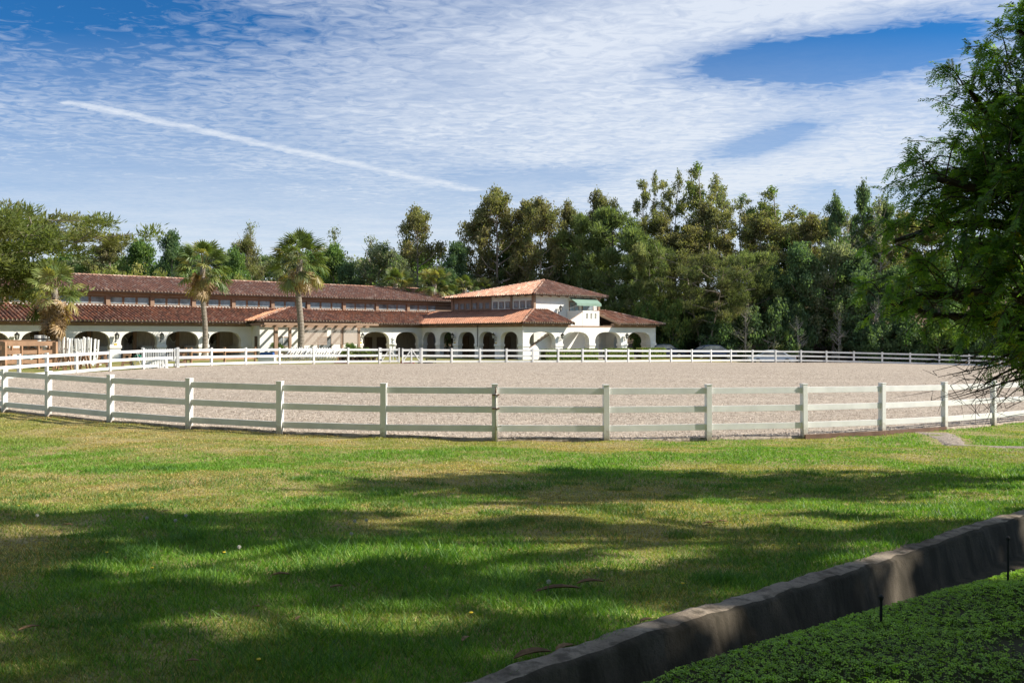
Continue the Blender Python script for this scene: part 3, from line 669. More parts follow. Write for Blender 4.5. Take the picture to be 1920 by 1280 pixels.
# awning
aw = MB(); p0, p1 = LX(1081.5, 1.5), LX(1127.6, 1.5)
A_ = [(9.0, 2.98, 5.93), (12.8, 2.98, 5.93), (p1 - .02, 1.5, 5.35), (p0, 1.5, 5.35)]
aw.add(A_ + [(x, y, z - .03) for x, y, z in A_], [(0, 1, 2, 3), (7, 6, 5, 4), (0, 4, 5, 1), (1, 5, 6, 2), (2, 6, 7, 3), (3, 7, 4, 0)])
aw.box(p0, p1 - .02, 1.47, 1.5, 5.1, 5.36)
awo = aw.build('awning', 'awning', bld)
MB().tube([(p0 + .1, 1.52, 5.12), (p0 - .1, 2.95, 4.75)], .025, 6).tube([(p1 - .1, 1.52, 5.12), (p1 - .3, 2.95, 4.75)], .025, 6).build('awning_arm', 'grille', awo)
# balcony box with three slots, stair parapet
b0, b1 = LX(1092.5, .9), LX(1123.8, .9)
sl = [(b0 + (b1 - b0) * u, ) for u in (.24, .50, .76)]
m = MB(); zb0, zb1 = 3.17, 4.62; cuts = [b0 + (b1 - b0) * u for u in (.27, .52, .77)]; ed = [b0] + [v for c in cuts for v in (c - .14, c + .14)] + [b1]
for k in range(0, len(ed), 2): m.box(ed[k], ed[k + 1], .9, 1.05, zb0, zb1)
for c in cuts: m.box(c - .14, c + .14, .9, 1.05, zb0, 3.85); m.box(c - .14, c + .14, .9, 1.05, 4.38, zb1)
m.box(b0, b0 + .15, 1.05, 2.99, zb0, zb1).box(b1 - .15, b1, 1.05, 2.99, zb0, zb1).box(b0 + .15, b1 - .15, 1.05, 2.99, zb0, 3.5)
m.build('balcony', 'stucco', bld)
MB().prism([(1.35, -.2), (1.35, .95), (b0 - .01, 4.75 if False else 4.5), (b0 - .01, 3.2), (2.2, -.2)], 'y', .92, 1.05).build('stair_parapet', 'stucco', bld)
MB().prism([(1.35, .95), (b0 - .01, 4.5), (b0 - .01, 4.56), (1.35, 1.01)], 'y', .86, .9).build('stair_rail', 'brown', bld)
m = MB()
for k in range(14): m.box(1.6 + k * .46, 1.6 + (k + 1) * .46, 1.06, 2.95, k * .25, .2 + k * .25)
m.build('stair_flight', 'floor', bld)
MB().tube([(-.12, -.12, -.2), (-.12, -.12, 3.1)], .05, 8).build('downspout', 'frame', bld)
MB().tube([(-.1, LY(895, -.1), 1.2), (-.1, LY(895, -.1), 3.2)], .035, 6).build('downspout', 'black', bld)
# roofs
PAL_L = [(.32, .14, .08), (.36, .17, .10), (.27, .12, .075), (.10, .065, .05), (.42, .27, .19), (.18, .085, .06), (.46, .19, .10)]
PAL_U = [(.33, .17, .11), (.37, .20, .13), (.28, .145, .095), (.46, .34, .26), (.20, .11, .08), (.35, .165, .10)]
def in_poly(S, T_, poly):
    c = np.zeros(S.shape, bool); j = len(poly) - 1
    for i in range(len(poly)):
        xi, yi, xj, yj = *poly[i], *poly[j]
        c ^= ((yi > T_) != (yj > T_)) & (S < (xj - xi) * (T_ - yi) / (yj - yi + 1e-9) + xi); j = i
    return c
def tile_roof(O, along, up, slope, poly, pal, pitch=.29, ln=.40, deck=.09):
    """O: eave origin; along/up: unit 2-D vectors; poly in (s, t); rows of barrel tiles"""
    O = np.array(O, float); al = np.array([*along, 0.]); upv = np.array([*up, slope]); nrm = np.cross(al, upv); nrm /= np.linalg.norm(nrm)
    if nrm[2] < 0: nrm = -nrm
    P = np.array(poly); s0, s1, t0, t1 = P[:, 0].min(), P[:, 0].max(), P[:, 1].min(), P[:, 1].max()
    S, T_ = np.meshgrid(np.arange(s0 + pitch / 2, s1, pitch), np.arange(t0, t1, ln)); S = S.ravel(); T_ = T_.ravel()
    k = in_poly(S, T_ + ln * .5, poly); S, T_ = S[k], T_[k]; n = len(S)
    S = S + rng.normal(0, .008, n)
    ang = np.linspace(0, math.pi, 6); r0 = pitch * .29
    V = np.zeros((n, 2, 6, 3)); sh = rng.uniform(-.015, .015, n)
    for e, (tt_, rr, lift) in enumerate(((0, r0, .018), (ln * 1.04, r0 * .9, .004))):
        off = np.cos(ang)[None, :] * rr; hgt = np.sin(ang)[None, :] * rr * 1.35 + lift
        V[:, e] = O + al * (S[:, None, None] + off[..., None]) + upv * (T_[:, None, None] + sh[:, None, None] * (1 - e) + tt_) + nrm * hgt[..., None]
    idx = np.arange(n)[:, None] * 12; Fc = []
    for q in range(5): Fc.append(idx + np.array([q, q + 1, q + 7, q + 6]))
    for q in (0, 2, ): Fc.append(idx + np.array([q, q + 1, q + 2, q + 3])) if q == 2 else Fc.append(idx + np.array([0, 1, 2, 5]))
    Fc = np.stack(Fc, 1).reshape(-1, 4)
    pc = np.array(pal)[rng.integers(0, len(pal), n)] * rng.uniform(.85, 1.12, (n, 1)) * 1.5; pc = (pc * .5 + np.mean(pal, 0) * .5) * (.85 + .3 * rng.random(400)[(S / pitch).astype(int) % 400])[:, None]
    colr = np.repeat(pc[:, None], 7, 1)
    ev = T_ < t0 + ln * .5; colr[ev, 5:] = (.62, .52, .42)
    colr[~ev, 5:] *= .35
    # pan tiles
    sb = np.arange(s0, s1 + pitch, pitch)
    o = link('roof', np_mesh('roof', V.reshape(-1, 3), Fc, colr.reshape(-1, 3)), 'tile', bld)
    m = MB(); v = [tuple(O + al * s + upv * t) for s, t in poly]; v2 = [tuple(O + al * s + upv * t - nrm * deck) for s, t in poly]; n_ = len(v)
    m.add(v + v2, [tuple(range(n_)), tuple(range(2 * n_ - 1, n_ - 1, -1))] + [(i, (i + 1) % n_, n_ + (i + 1) % n_, n_ + i) for i in range(n_)])
    m.build('roof_deck', 'deck', o)
    return o
M['deck'] = mat('tile_pans', (.045, .026, .02), .85, .3, 3)
def ridge(pts, pal=((.42, .25, .18), (.5, .36, .28), (.36, .19, .13)), r=.11):
    pts = [np.array(p, float) for p in pts]; V = []; Fc = []; C = []
    for a, b in zip(pts[:-1], pts[1:]):
        L = np.linalg.norm(b - a); d = (b - a) / L; sd_ = np.cross(d, (0, 0, 1)); sd_ /= np.linalg.norm(sd_); up = np.cross(sd_, d)
        for k in range(int(L / .42)):
            base = len(V); c = .85 * np.array(pal[random.randrange(len(pal))]) * random.uniform(.8, 1.15)
            for e, (t, rr) in enumerate(((k * .42, r), (k * .42 + .44, r * .85))):
                for q in range(6):
                    an = math.pi * q / 5; V.append(a + d * t + sd_ * math.cos(an) * rr + up * (math.sin(an) * rr + .01 + .02 * (1 - e)))
            for q in range(5): Fc.append((base + q, base + q + 1, base + q + 7, base + q + 6)); C.append(c)
            Fc.append((base, base + 1, base + 2, base + 5)); C.append(c * 1.2); Fc.append((base + 2, base + 3, base + 4, base + 5)); C.append(c * 1.2)
    return link('ridge_tiles', np_mesh('ridge_tiles', V, Fc, C), 'tile', bld)
# wing lower and upper roofs
tile_roof((-46, 13.95, 3.36), (1, 0), (0, 1), .28, [(0, 0), (50.2, 0), (50.2, 4.85), (0, 4.85)], PAL_L)
tile_roof((-46, 18.05, 5.88), (1, 0), (0, 1), .262, [(0, 0), (57.5, 0), (52.5, 6.0), (0, 6.0)], PAL_U)
tile_roof((11.5, 30.05, 5.88), (-1, 0), (0, -1), .262, [(0, 0), (57.5, 0), (57.5, 6.0), (5, 6.0)], PAL_U)
tile_roof((11.5, 18.05, 5.88), (0, 1), (-1, 0), .314, [(0, 0), (12, 0), (6.0, 5.0)], PAL_U)
ridge([(-46, 24.05, 7.47), (6.5, 24.05, 7.47)]); ridge([(11.5, 18.05, 5.9), (6.5, 24.05, 7.47)])
MB().box(-46, 8, 29.2, 29.5, -.4, 6.2).build('rear_wall', 'stucco', bld); MB().box(5.7, 6.0, 19.1, 29.2, -.4, 6.2).build('end_wall', 'stucco', bld)
# lower roof round the pavilion
pe = -.7; k1 = (4.73 - 3.36) / (4.24 + .7); k2 = (4.73 - 3.36) / (3.0 + .7)
tile_roof((pe, 18.0, 3.36), (0, -1), (1, 0), k1, [(0, 0), (18.7, 0), (15.0, 4.94), (0, 4.94)], PAL_U[:3] + PAL_L[:3])
tile_roof((pe, pe, 3.36), (1, 0), (0, 1), k2, [(0, 0), (6.6, 0), (6.6, 3.7), (4.94, 3.7)], PAL_L)
tile_roof((12.2, pe, 3.36), (1, 0), (0, 1), k2, [(0, 0), (7.0, 0), (2.1, 3.7), (0, 3.7)], PAL_L[:3] + PAL_U)
tile_roof((19.2, pe, 3.36), (0, 1), (-1, 0), k2 * 3.7 / 4.9, [(0, 0), (8.4, 0), (8.4, 4.9), (3.7, 4.9)], PAL_L)
ridge([(pe, pe, 3.38), (4.24, 3.0, 4.75)]); ridge([(19.2, pe, 3.38), (14.3, 3.0, 4.75)]); ridge([(14.3, 3.0, 4.75), (14.3, 7.7, 4.75)])
MB().box(5.8, 5.94, -.68, 2.99, 3.3, 3.3).v
for x in (5.9, 12.2): MB().beam((x, pe, 3.30), (x, 2.98, 3.30 + 3.68 * k2), .08, .2).build('barge_board', 'brown', bld)
# pavilion roof: four slopes to one apex
e = [(3.5, 2.3), (13.95, 2.3), (13.95, 15.9), (3.5, 15.9)]; ap = (9.85, 7.3, 7.85); ze = 6.08
def slope_face(a, b, pal):
    a, b = Vector(a), Vector(b); al = (b - a).normalized(); up = Vector((-al.y, al.x)); r_ = Vector(ap[:2]) - a
    if r_.dot(up) < 0: up = -up
    run = r_.dot(up); tile_roof((*a, ze), tuple(al), tuple(up), (ap[2] - ze) / run, [(0, 0), ((b - a).length, 0), (r_.dot(al), run)], pal)
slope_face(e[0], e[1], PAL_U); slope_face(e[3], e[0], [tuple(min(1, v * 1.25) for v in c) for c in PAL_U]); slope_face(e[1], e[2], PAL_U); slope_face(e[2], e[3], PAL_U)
for p in e: ridge([(*p, ze + .03), ap])
rafters('rafter_end', [(x, 3.0) for x in np.arange(4.8, 13.2, 1.15)], (0, 1), 6.12, .6, slope=.3)
rafters('rafter_end', [(4.24, y) for y in np.arange(3.6, 15.2, 1.05)], (1, 0), 6.12, .6, slope=.25)
# annex in the middle of the wing
MB().box(-18.35, -8.3, 13.1, 14.95, -.5, 3.1).box(-18.35, -8.3, 14.95, 18.2, -.5, 3.6).build('annex_wall', 'stucco', bld)
MB().box(-18.39, -18.35, 13.2, 14.5, 3.1, 3.4).box(-18.39, -8.3, 13.04, 13.1, 3.1, 3.45).build('fascia', 'brown', bld)
tile_roof((-19.0, 12.5, 3.5), (1, 0), (0, 1), .28, [(0, 0), (10.7, 0), (6.5, 4.8), (5.8, 4.8)], PAL_L)
tile_roof((-19.0, 17.3, 3.5), (0, -1), (1, 0), .28 * 4.8 / 5.8, [(0, 0), (4.8, 0), (0, 5.8)], [(.46, .21, .11), (.40, .18, .10), (.52, .28, .17)])
ridge([(-19.0, 12.5, 3.52), (-13.2, 17.3, 4.86)], r=.12)
a, b = LX(521.7, 13.1), LX(540.6, 13.1)
wd = link('window', wf, 'frame', bld, ((a + b) / 2, 13.1, 1.72)); wd.scale = (b - a, 1, 1.5); link('pane', wp, 'glass', wd)
MB().box((a + b) / 2 - .03, (a + b) / 2 + .03, 13.04, 13.07, 1.3, 2.14).build('mullion', 'frame', bld)
a, b = LX(596, 13.1), LX(621, 13.1)
wd = link('window', wf, 'brown', bld, ((a + b) / 2, 13.1, 1.6)); wd.scale = (b - a, 1, 1.9); link('pane', wp, 'glass', wd)
MB().box(-18.38, -18.35, 13.5, 14.0, 0, 2.2).build('side_door', 'brown_dark', bld)
# lamps on the piers
def lantern(x, y, z, dx_, dy_, plate=False, par=None):
    l = thing('wall_lamp', None, None, (x, y, z)); l.parent = par or bld
    ox, oy = dx_ * .32, dy_ * .32
    MB().tube([(0, 0, -.25), (ox * .6, oy * .6, -.3), (ox, oy, -.14)], .022, 6).tube([(0, 0, -.4), (0, 0, .05)], .03, 6).build('bracket', 'black', l)
    MB().lathe([(.03, -.16), (.12, -.12), (.12, -.1), (.03, -.1)], 6, (ox, oy, 0)).lathe([(.19, .2), (.19, .23), (.06, .34), (.02, .42)], 6, (ox, oy, 0)).build('lamp_frame', 'black', l)
    m = MB()
    for k in range(6):
        q = math.pi * k / 3; m.beam((ox + .115 * math.cos(q), oy + .115 * math.sin(q), -.12), (ox + .18 * math.cos(q), oy + .18 * math.sin(q), .21), .022, .022)
    m.build('lamp_bars', 'black', l); MB().lathe([(.1, -.1), (.16, .2)], 6, (ox, oy, 0)).build('lamp_glass', 'lampglass', l)
    if plate: MB().box(-.11 if dy_ else -.03, .11 if dy_ else 0, -.03 if dy_ else -.11, 0 if dy_ else .11, -.72, -.48).build('plate', 'yellow', l)
M['yellow'] = mat('yellow_plate', (.62, .42, .03), .5)
for p, pl in ((30, 0), (217, 1), (301, 0), (386, 1), (677, 1)): lantern(LX(p, 14.55), 14.6, 2.12, 0, -1, pl)
for p in (853, 930): lantern(0, LY(p, 0), 2.1, -1, 0, True)
for p in (1050, 1171): lantern(LX(p, 0), 0, 2.1, 0, -1)
lantern(LX(1047, 3), 3.0, 4.75, 0, -1)
MB().lathe([(.0, 0), (.24, 0), (.24, .06), (.2, .07)], 16).build('round_plaque', 'frame', bld).matrix_local = Matrix.Translation((LX(680, 14.6), 14.58, 2.85)) @ Matrix.Rotation(R(90), 4, 'X')
# pergola
px0, px1 = LX(490, 10.6), LX(691, 10.6)
pg = thing('pergola', 'brown timber pergola shading the wall between two palm trunks', 'pergola', W(px0, 10.6, 0), BA)
yo = 10.6
for p in (517, 543.5, 641, 672.5):
    x = LX(p, yo) - px0; wd_ = .16 if p == 517 else .11
    MB().box(x - wd_, x + wd_, -.1, .1, -.5, 2.95).build('post', 'brown', pg, bevel=.01)
MB().box(-.1, px1 - px0, -.12, .12, 2.95, 3.12).build('beam', 'brown', pg)
MB().box(-.1, px1 - px0 + .6, -.72, -.66, 3.13, 3.31).build('fascia_strip', 'brown', pg)
for x in np.arange(.3, px1 - px0, .98):
    MB().box(x - .07, x + .07, -.64, 2.4, 3.12, 3.29).build('rafter', 'brown', pg)
for p0_, p1_, b_, lab in ((565, 613, 1.5, 'wide woven bamboo shade, leftmost of the three under the pergola'), (621, 640, 1.56, 'middle and narrowest woven bamboo shade under the pergola'), (644, 671, 1.56, 'rightmost bamboo shade, next to the white pier with lamp')):
    a, b = LX(p0_, yo - .15), LX(p1_, yo - .15); s = thing('bamboo_shade', lab, 'shade', W(a, yo - .15, b_), BA, 'bamboo shades under the pergola')
    m = MB(); n_ = int((2.95 - b_) / .045)
    for k in range(n_): z = (k + .5) * (2.95 - b_) / n_; m.box(0, b - a, -.01 - .004 * (k % 2), .01, z - .018, z + .018)
    m.build('slats', 'bamboo', s); MB().tube([(0, 0, -.02), (b - a, 0, -.02)], .035, 8).build('bottom_roll', 'bamboo', s)
# horses in the stalls
import bmesh as _bm
def horse_at(p, zz, face, lab):
    m = MB(); f = face
    N = [((0, 1.9, 1.15), .34), ((0, 1.2, 1.18), .36), ((0, .65, 1.25), .28), ((0, .3, 1.6), .17), ((.02 * f, 0, 1.95), .13), ((.05 * f, -.12, 2.16), .12), ((.16 * f, -.26, 2.05), .12), ((.32 * f, -.40, 1.88), .085), ((.42 * f, -.48, 1.76), .07),
         ((-.22, .75, .8), .12), ((-.22, .7, .4), .06), ((-.22, .72, .02), .06), ((.22, .75, .8), .12), ((.22, .7, .4), .06), ((.22, .72, .02), .06),
         ((-.22, 1.95, .8), .16), ((-.22, 2.1, .45), .07), ((-.22, 2.0, .02), .06), ((.22, 1.95, .8), .16), ((.22, 2.1, .45), .07), ((.22, 2.0, .02), .06),
         ((-.05, -.08, 2.28), .035), ((-.06, -.08, 2.38), .014), ((.08, -.06, 2.28), .035), ((.10, -.06, 2.38), .014), ((0, 2.25, 1.2), .12), ((0, 2.32, .7), .06)]
    E_ = [(0, 1), (1, 2), (2, 3), (3, 4), (4, 5), (5, 6), (6, 7), (7, 8), (2, 9), (9, 10), (10, 11), (2, 12), (12, 13), (13, 14), (0, 15), (15, 16), (16, 17), (0, 18), (18, 19), (19, 20), (5, 21), (21, 22), (5, 23), (23, 24), (0, 25), (25, 26)]
    me = bpy.data.meshes.new('horse'); me.from_pydata([n[0] for n in N], E_, []); me.update()
    o = link('horse', me, 'horse'); o.modifiers.new('skin', 'SKIN')
    if not me.skin_vertices:
        bm_ = _bm.new(); bm_.from_mesh(me); L_k = bm_.verts.layers.skin.verify(); bm_.to_mesh(me); bm_.free()
    for i, n in enumerate(N): me.skin_vertices[0].data[i].radius = (n[1], n[1])
    me.skin_vertices[0].data[0].use_root = True
    sb = o.modifiers.new('sub', 'SUBSURF'); sb.levels = 1; sb.render_levels = 1
    o.location = W(LX(p, 18.0), 18.02, zz); o.rotation_euler = (0, 0, BA); tag(o, lab, 'horse', 'horses looking out of their stalls')
horse_at(68, .1, 1, 'dark horse with pricked ears behind the white barrels, leftmost of the three')
horse_at(246, -.08, -1, 'dark horse lowering its head over the V-shaped stall gate, third arch from left')
horse_at(399, -.1, -1, 'dark horse in the stall just right of the left tall palm')

# ---------------------------------------------------------------- things by the far rail
def gz_(x, y): return g1(x, y)
def spot(p, Y): X = at(p, Y); return (X, Y, gz_(X, Y))
# brown timber pen
Y0, Y1 = 50.5, 53.0
pa, pb = spot(8, Y0), spot(103, 52.2)
pen = thing('timber_pen', 'brown timber rail pen at the far left beyond the sand', 'pen', pa)
def relv(p, o): return Vector(p) - Vector(o)
cs = [pa, pb, spot(86, 57.5), spot(-12, 56.0)]
for i, c in enumerate(cs):
    r = relv(c, pa); MB().box(r.x - .11, r.x + .11, r.y - .11, r.y + .11, r.z - .3, r.z + 1.52).build('post', 'wood', pen)
    n = relv(cs[(i + 1) % 4], pa)
    for z in (1.42, .95, .42): MB().beam(r + Vector((0, 0, z)), n + Vector((0, 0, z)), .06, .22 if z < 1 else .26).build('rail', 'wood', pen)
    for u in (.33, .66):
        q = r.lerp(n, u)
        MB().box(q.x - .06, q.x + .06, q.y - .06, q.y + .06, q.z - .2, q.z + 1.3).build('post', 'wood', pen)
r = relv(spot(-40, 51), pa)
MB().beam(Vector((0, 0, 1.42)), r + Vector((0, 0, 1.42)), .06, .24).build('rail', 'wood', pen); MB().beam(Vector((0, 0, .8)), r + Vector((0, 0, .8)), .06, .22).build('rail', 'wood', pen)
ORD = 'first second third fourth fifth sixth seventh eighth ninth tenth eleventh twelfth thirteenth fourteenth fifteenth sixteenth seventeenth eighteenth nineteenth twentieth twenty-first'.split()
# jump standards
def standard():
    t = thing('jump_standard', None, None); wds = [('post', -.12), ('post', .12)]
    MB().box(-.16, -.04, -.05, .05, .1, 1.62).build('post', 'vinyl', t, bevel=.01); MB().box(.05, .15, -.05, .05, .1, 1.58).build('post', 'vinyl', t, bevel=.01)
    for z in (.35, .9): MB().box(-.04, .05, -.02, .02, z, z + .09).build('cross_piece', 'vinyl', t)
    MB().box(-.35, .35, -.06, .06, 0, .1).box(-.06, .06, -.3, .3, 0, .09).build('foot', 'vinyl', t)
    return t
st0 = standard()
ks = [(112, 53.6, 'first'), (119.5, 54.2, 'second'), (125, 53.4, 'third'), (132, 54.6, 'fourth'), (140, 53.8, 'fifth'), (147, 54.4, 'sixth'), (152, 53.6, 'seventh'), (156, 55.0, 'eighth'), (166, 54.2, 'ninth'), (179, 54.6, 'tenth')]
for i, (p, Y, nm) in enumerate(ks):
    o = st0 if i == 0 else copy_tree(st0); x, y, z = spot(p, Y); o.location = (x, y, z + .12)
    o.rotation_euler = (random.uniform(-.06, .06), random.uniform(-.08, .08), random.uniform(-.9, .9)); s = random.uniform(.94, 1.04); o.scale = (s, s, s)
    tag(o, f'white slatted jump standard, {nm} from the left of the row beside the timber pen', 'jump standard', 'white jump standards beside the pen')
def trestle():
    t = thing('wooden_trestle', None, None)
    for s in (-1, 1):
        MB().beam((s * .30, -.18, 0), (s * .12, -.18, .78), .05, .11).build('leg', 'wood', t); MB().beam((s * .30, .18, 0), (s * .12, .18, .78), .05, .11).build('leg', 'wood', t)
    MB().box(-.2, .2, -.22, .22, .76, .84).build('top', 'wood', t); MB().box(-.24, .24, -.2, -.17, .3, .4).build('brace', 'wood', t)
    return t
tr0 = trestle()
for i, (p, Y, lab) in enumerate([(112, 49.8, 'brown wooden A-frame trestle next to the corner post of the pen'), (121, 50.6, 'brown wooden A-frame trestle, second right of the pen corner post'), (131, 49.9, 'brown wooden A-frame trestle, third right of the pen corner post'), (157, 51.0, 'brown trestle under the right group of jump standards'), (192, 51.5, 'brown trestle between jump standards and the pier with yellow plate'), (238.5, 51.5, 'brown trestle just left of the green hose'), (339, 53.5, 'brown trestle at the right end of the white picket panel')]):
    o = tr0 if i == 0 else copy_tree(tr0); o.location = spot(p, Y); o.rotation_euler.z = random.uniform(-.5, .5); tag(o, lab, 'trestle', 'brown wooden trestles')
def barrel():
    t = thing('white_barrel', None, None)
    MB().lathe([(.27, .9), (.285, .95), (.27, 1.0), (.28, 1.2), (.285, 1.25), (.27, 1.3), (.28, 1.5), (.28, 1.62), (.26, 1.63)], 18).build('drum', 'vinyl', t, smooth=False)
    MB().lathe([(.284, 1.36), (.286, 1.44)], 18).build('dark_band', 'black', t); m = MB()
    for k in range(7): q = -2.6 + k * .3; m.box(.285 * math.cos(q) - .03, .285 * math.cos(q) + .03, .285 * math.sin(q) - .03, .285 * math.sin(q) + .03, 1.08, 1.15)
    m.build('markings', 'black', t)
    MB().box(-.14, .14, -.14, .14, 0, .9).build('stand', 'vinyl', t); return t
for i, (p, Y, lab) in enumerate([(73.5, 57.5, 'white barrel with dark band on a stand, left of two behind the pen'), (86.5, 57, 'white barrel with dark band on a stand, right of two behind the pen')]):
    o = barrel(); x, y, z = spot(p, Y); o.location = (x, y, z + .2); MB().box(-.3, .3, -.3, .3, -.25, 0).build('pallet', 'wood', o); tag(o, lab, 'barrel', 'white barrels behind the pen')
x, y, z = spot(52, 56.0); o = thing('storage_box', 'pale aqua box standing inside the timber pen', 'box', (x, y, z))
MB().box(-.28, .28, -.2, .2, .25, .65).build('body', 'aqua', o, bevel=.02); MB().box(-.12, .12, -.215, -.2, .28, .38).build('opening', 'black', o); MB().box(-.2, .2, -.15, .15, 0, .25).build('stand', 'wood', o)
# picket jump panel
def panel(pA, pB, Y, h0, h1, lab, arch=False):
    a, b = spot(pA, Y), spot(pB, Y + .6); t = thing('picket_panel', lab, 'jump panel', a, math.atan2(b[1] - a[1], b[0] - a[0])); L = math.hypot(b[0] - a[0], b[1] - a[1])
    MB().box(0, L, -.03, .03, h1 - .12, h1).build('top_rail', 'vinyl', t); MB().box(0, L, -.03, .03, h0, h0 + .12).build('bottom_rail', 'vinyl', t); m = MB()
    n = int(L / .12)
    for k in range(n): x = (k + .5) * L / n; m.box(x - .035, x + .035, -.05, -.03, h0 + .02, h1 + .05)
    m.build('pickets', 'vinyl', t)
    for x in (0, L): MB().box(x - .07, x + .07, -.07, .07, -.1, h1 + .12).build('post', 'vinyl', t); MB().box(x - .06, x + .06, -.4, .4, -.02, .08).build('foot', 'vinyl', t)
panel(268, 334, 51.8, .42, 1.08, 'white picket jump panel standing high behind the far left fence')
panel(270, 312, 50.8, .05, .42, 'low white picket jump panel in front of the taller one')
# hose reel
x, y, z = spot(258, 51.5); t = thing('hose_reel', 'green garden hose coiled on a grey metal reel beside the picket panel', 'hose', (x, y, z))
for k in range(5): MB().tube([((.3 + .01 * k) * math.cos(q), -.05 + .03 * k, .45 + (.3 + .01 * k) * math.sin(q)) for q in np.linspace(0, 6.28, 20)], .02, 6, cap=False).build('hose_coil', 'hose', t)
MB().tube([(-.3, -.15, 0), (0, -.1, .9), (.3, -.15, 0)], .02, 6).build('stand', 'grille', t); MB().tube([(-.3, .2, 0), (0, .15, .9), (.3, .2, 0)], .02, 6).build('stand', 'grille', t); MB().tube([(0, -.12, .45), (0, .18, .45)], .03, 8).build('axle', 'grille', t)
# blue and white mounting block
x, y, z = spot(501, 63.3); t = thing('jump_box', 'blue and white jump box lying behind the far fence', 'jump box', (x, y, z))
MB().prism([(-.5, .45), (.5, .45), (.42, .8), (-.42, .8)], 'y', -.25, .25).build('upper_part', 'blue', t); MB().box(-.55, .55, -.3, .3, .1, .45).build('lower_part', 'vinyl', t); MB().box(.45, .62, -.05, .05, .3, .4).build('handle', 'vinyl', t)
# leaning poles on racks
pole_me = MB().tube([(0, 0, 0), (.62, .25, .98)], .052, 8).mesh('jump_pole', True)
cap_me = MB().tube([(.60, .242, .95), (.66, .266, 1.045)], .058, 8).mesh('end_cap', True)
for k in range(21):
    p = 529 + k * 4.75; Y = 66.8 + .25 * math.sin(k * 1.7); X = at(p, Y)
    o = link('jump_pole', pole_me, 'pole_dark' if False else 'vinyl', None, (X, Y, gz_(X, Y) + .05)); o.rotation_euler.z = random.uniform(-.12, .12); link('end_cap', cap_me, 'vinyl', o)
    tag(o, f'slanting white jump pole, {ORD[k]} from the left of the long row behind the far fence', 'jump pole', 'slanting white jump poles in a row behind the far fence')
M['pole'] = M['vinyl']
xa, xb = at(524, 67.1), at(634, 67.3)
t = thing('pole_rack', 'low brown timber rack holding the row of slanting jump poles', 'rack', (xa, 67.3, gz_(xa, 67.3)))
MB().box(0, xb - xa, -.04, .04, .62, .7).build('bar', 'wood', t)
for u in (0, .33, .66, 1): MB().box((xb - xa) * u - .04, (xb - xa) * u + .04, -.04, .04, -.1, .62).build('leg', 'wood', t)
# low brown rail by the left palms
pts = [spot(348, 62), spot(358, 62), spot(421, 64), spot(478, 66.5)]
t = thing('low_rail', 'low brown post and rail fence below the left tall palm', 'fence', pts[0])
for i, q in enumerate(pts):
    r = relv(q, pts[0]); MB().box(r.x - .07, r.x + .07, r.y - .07, r.y + .07, r.z - .2, r.z + 1.05).build('post', 'wood', t)
    if i: 
        for z in (.25, .75): MB().beam(relv(pts[i - 1], pts[0]) + Vector((0, 0, z)), r + Vector((0, 0, z)), .05, .1).build('rail', 'wood', t)
# flower pots
for i, p in enumerate([637, 644, 652, 660, 668, 676, 684, 692, 701, 712]):
    x, y, z = spot(p, 70 + .3 * (i % 3)); t = thing('potted_plant', f'small dark potted plant, {ORD[i]} from the left in the row behind the far fence', 'potted plant', (x, y, z), 0, 'potted plants in a row left of the double gate')
    MB().lathe([(.13, 0), (.18, .32), (.2, .34), (.17, .34)], 10).build('pot', 'pot', t)
    n = 60; v = rng.normal(0, .12, (n, 3)); v[:, 2] = np.abs(v[:, 2]) * 1.6 + .4
    d = rng.normal(0, .05, (n, 2, 3)); V = np.stack([v - d[:, 0] - d[:, 1], v + d[:, 0] - d[:, 1], v + d[:, 0] + d[:, 1], v - d[:, 0] + d[:, 1]], 1)
    link('leaves', np_mesh('leaves', V.reshape(-1, 3), np.arange(n * 4).reshape(-1, 4), np.array([.10, .12, .05]) * rng.uniform(.4, 1.6, (n, 1)) * (1 if i % 3 else 1.8)), 'leaf', t)
for i, (p, Y, m, nm, lab) in enumerate([(640, 66.5, 'red', 'cavaletti_block', 'red block on the ground below the right end of the pole row'), (764, 67.5, 'red', 'cavaletti_block', 'red block on the grass seen through the double gate')]):
    x, y, z = spot(p, Y); MBx = MB().box(-.5, .5, -.15, .15, 0, .16).box(-.45, -.3, -.2, .2, .001, .22).box(.3, .45, -.2, .2, .001, .22); o = MBx.build(nm, m); o.location = (x, y, z); tag(o, lab, 'block')
x, y, z = spot(803, 68.2); o = MB().box(-.75, .35, -.3, .3, 0, .14).box(-.2, .6, -.2, .25, .3, .36).box(-.15, -.1, -.15, .15, .14, .3).box(.5, .55, -.15, .15, 0, .3).build('rubber_mat', 'rubber'); o.location = (x, y, z); tag(o, 'flat black rubber mounting block right of the double gate', 'mounting block')
x, y, z = spot(736.5, 74); t = thing('garden_ornament', 'small grey garden ornament on a post behind the double gate', 'ornament', (x, y, z))
MB().tube([(0, 0, -.1), (0, 0, 1.2)], .05, 8).build('post', 'grille', t); MB().lathe([(.05, 1.2), (.3, 1.28), (.3, 1.33), (.08, 1.36), (.14, 1.48), (.1, 1.62), (.16, 1.74), (.05, 1.86)], 12).build('figure', 'grille', t)
x, y, z = spot(1039, 83.2); t = thing('closed_parasol', 'closed rust-red parasol standing inside the first sunny arch', 'parasol', (x, y, z)); t.location = W(LX(1039, 1.4), 1.2, 0)
MB().lathe([(.03, 0), (.03, .9)], 8).build('pole', 'grille', t); MB().lathe([(.10, .75), (.17, .95), (.13, 1.6), (.09, 2.1), (.04, 2.4)], 9).build('canopy', 'redcloth', t); MB().lathe([(.3, 0), (.3, .06), (.05, .09)], 12).build('base', 'rubber', t)
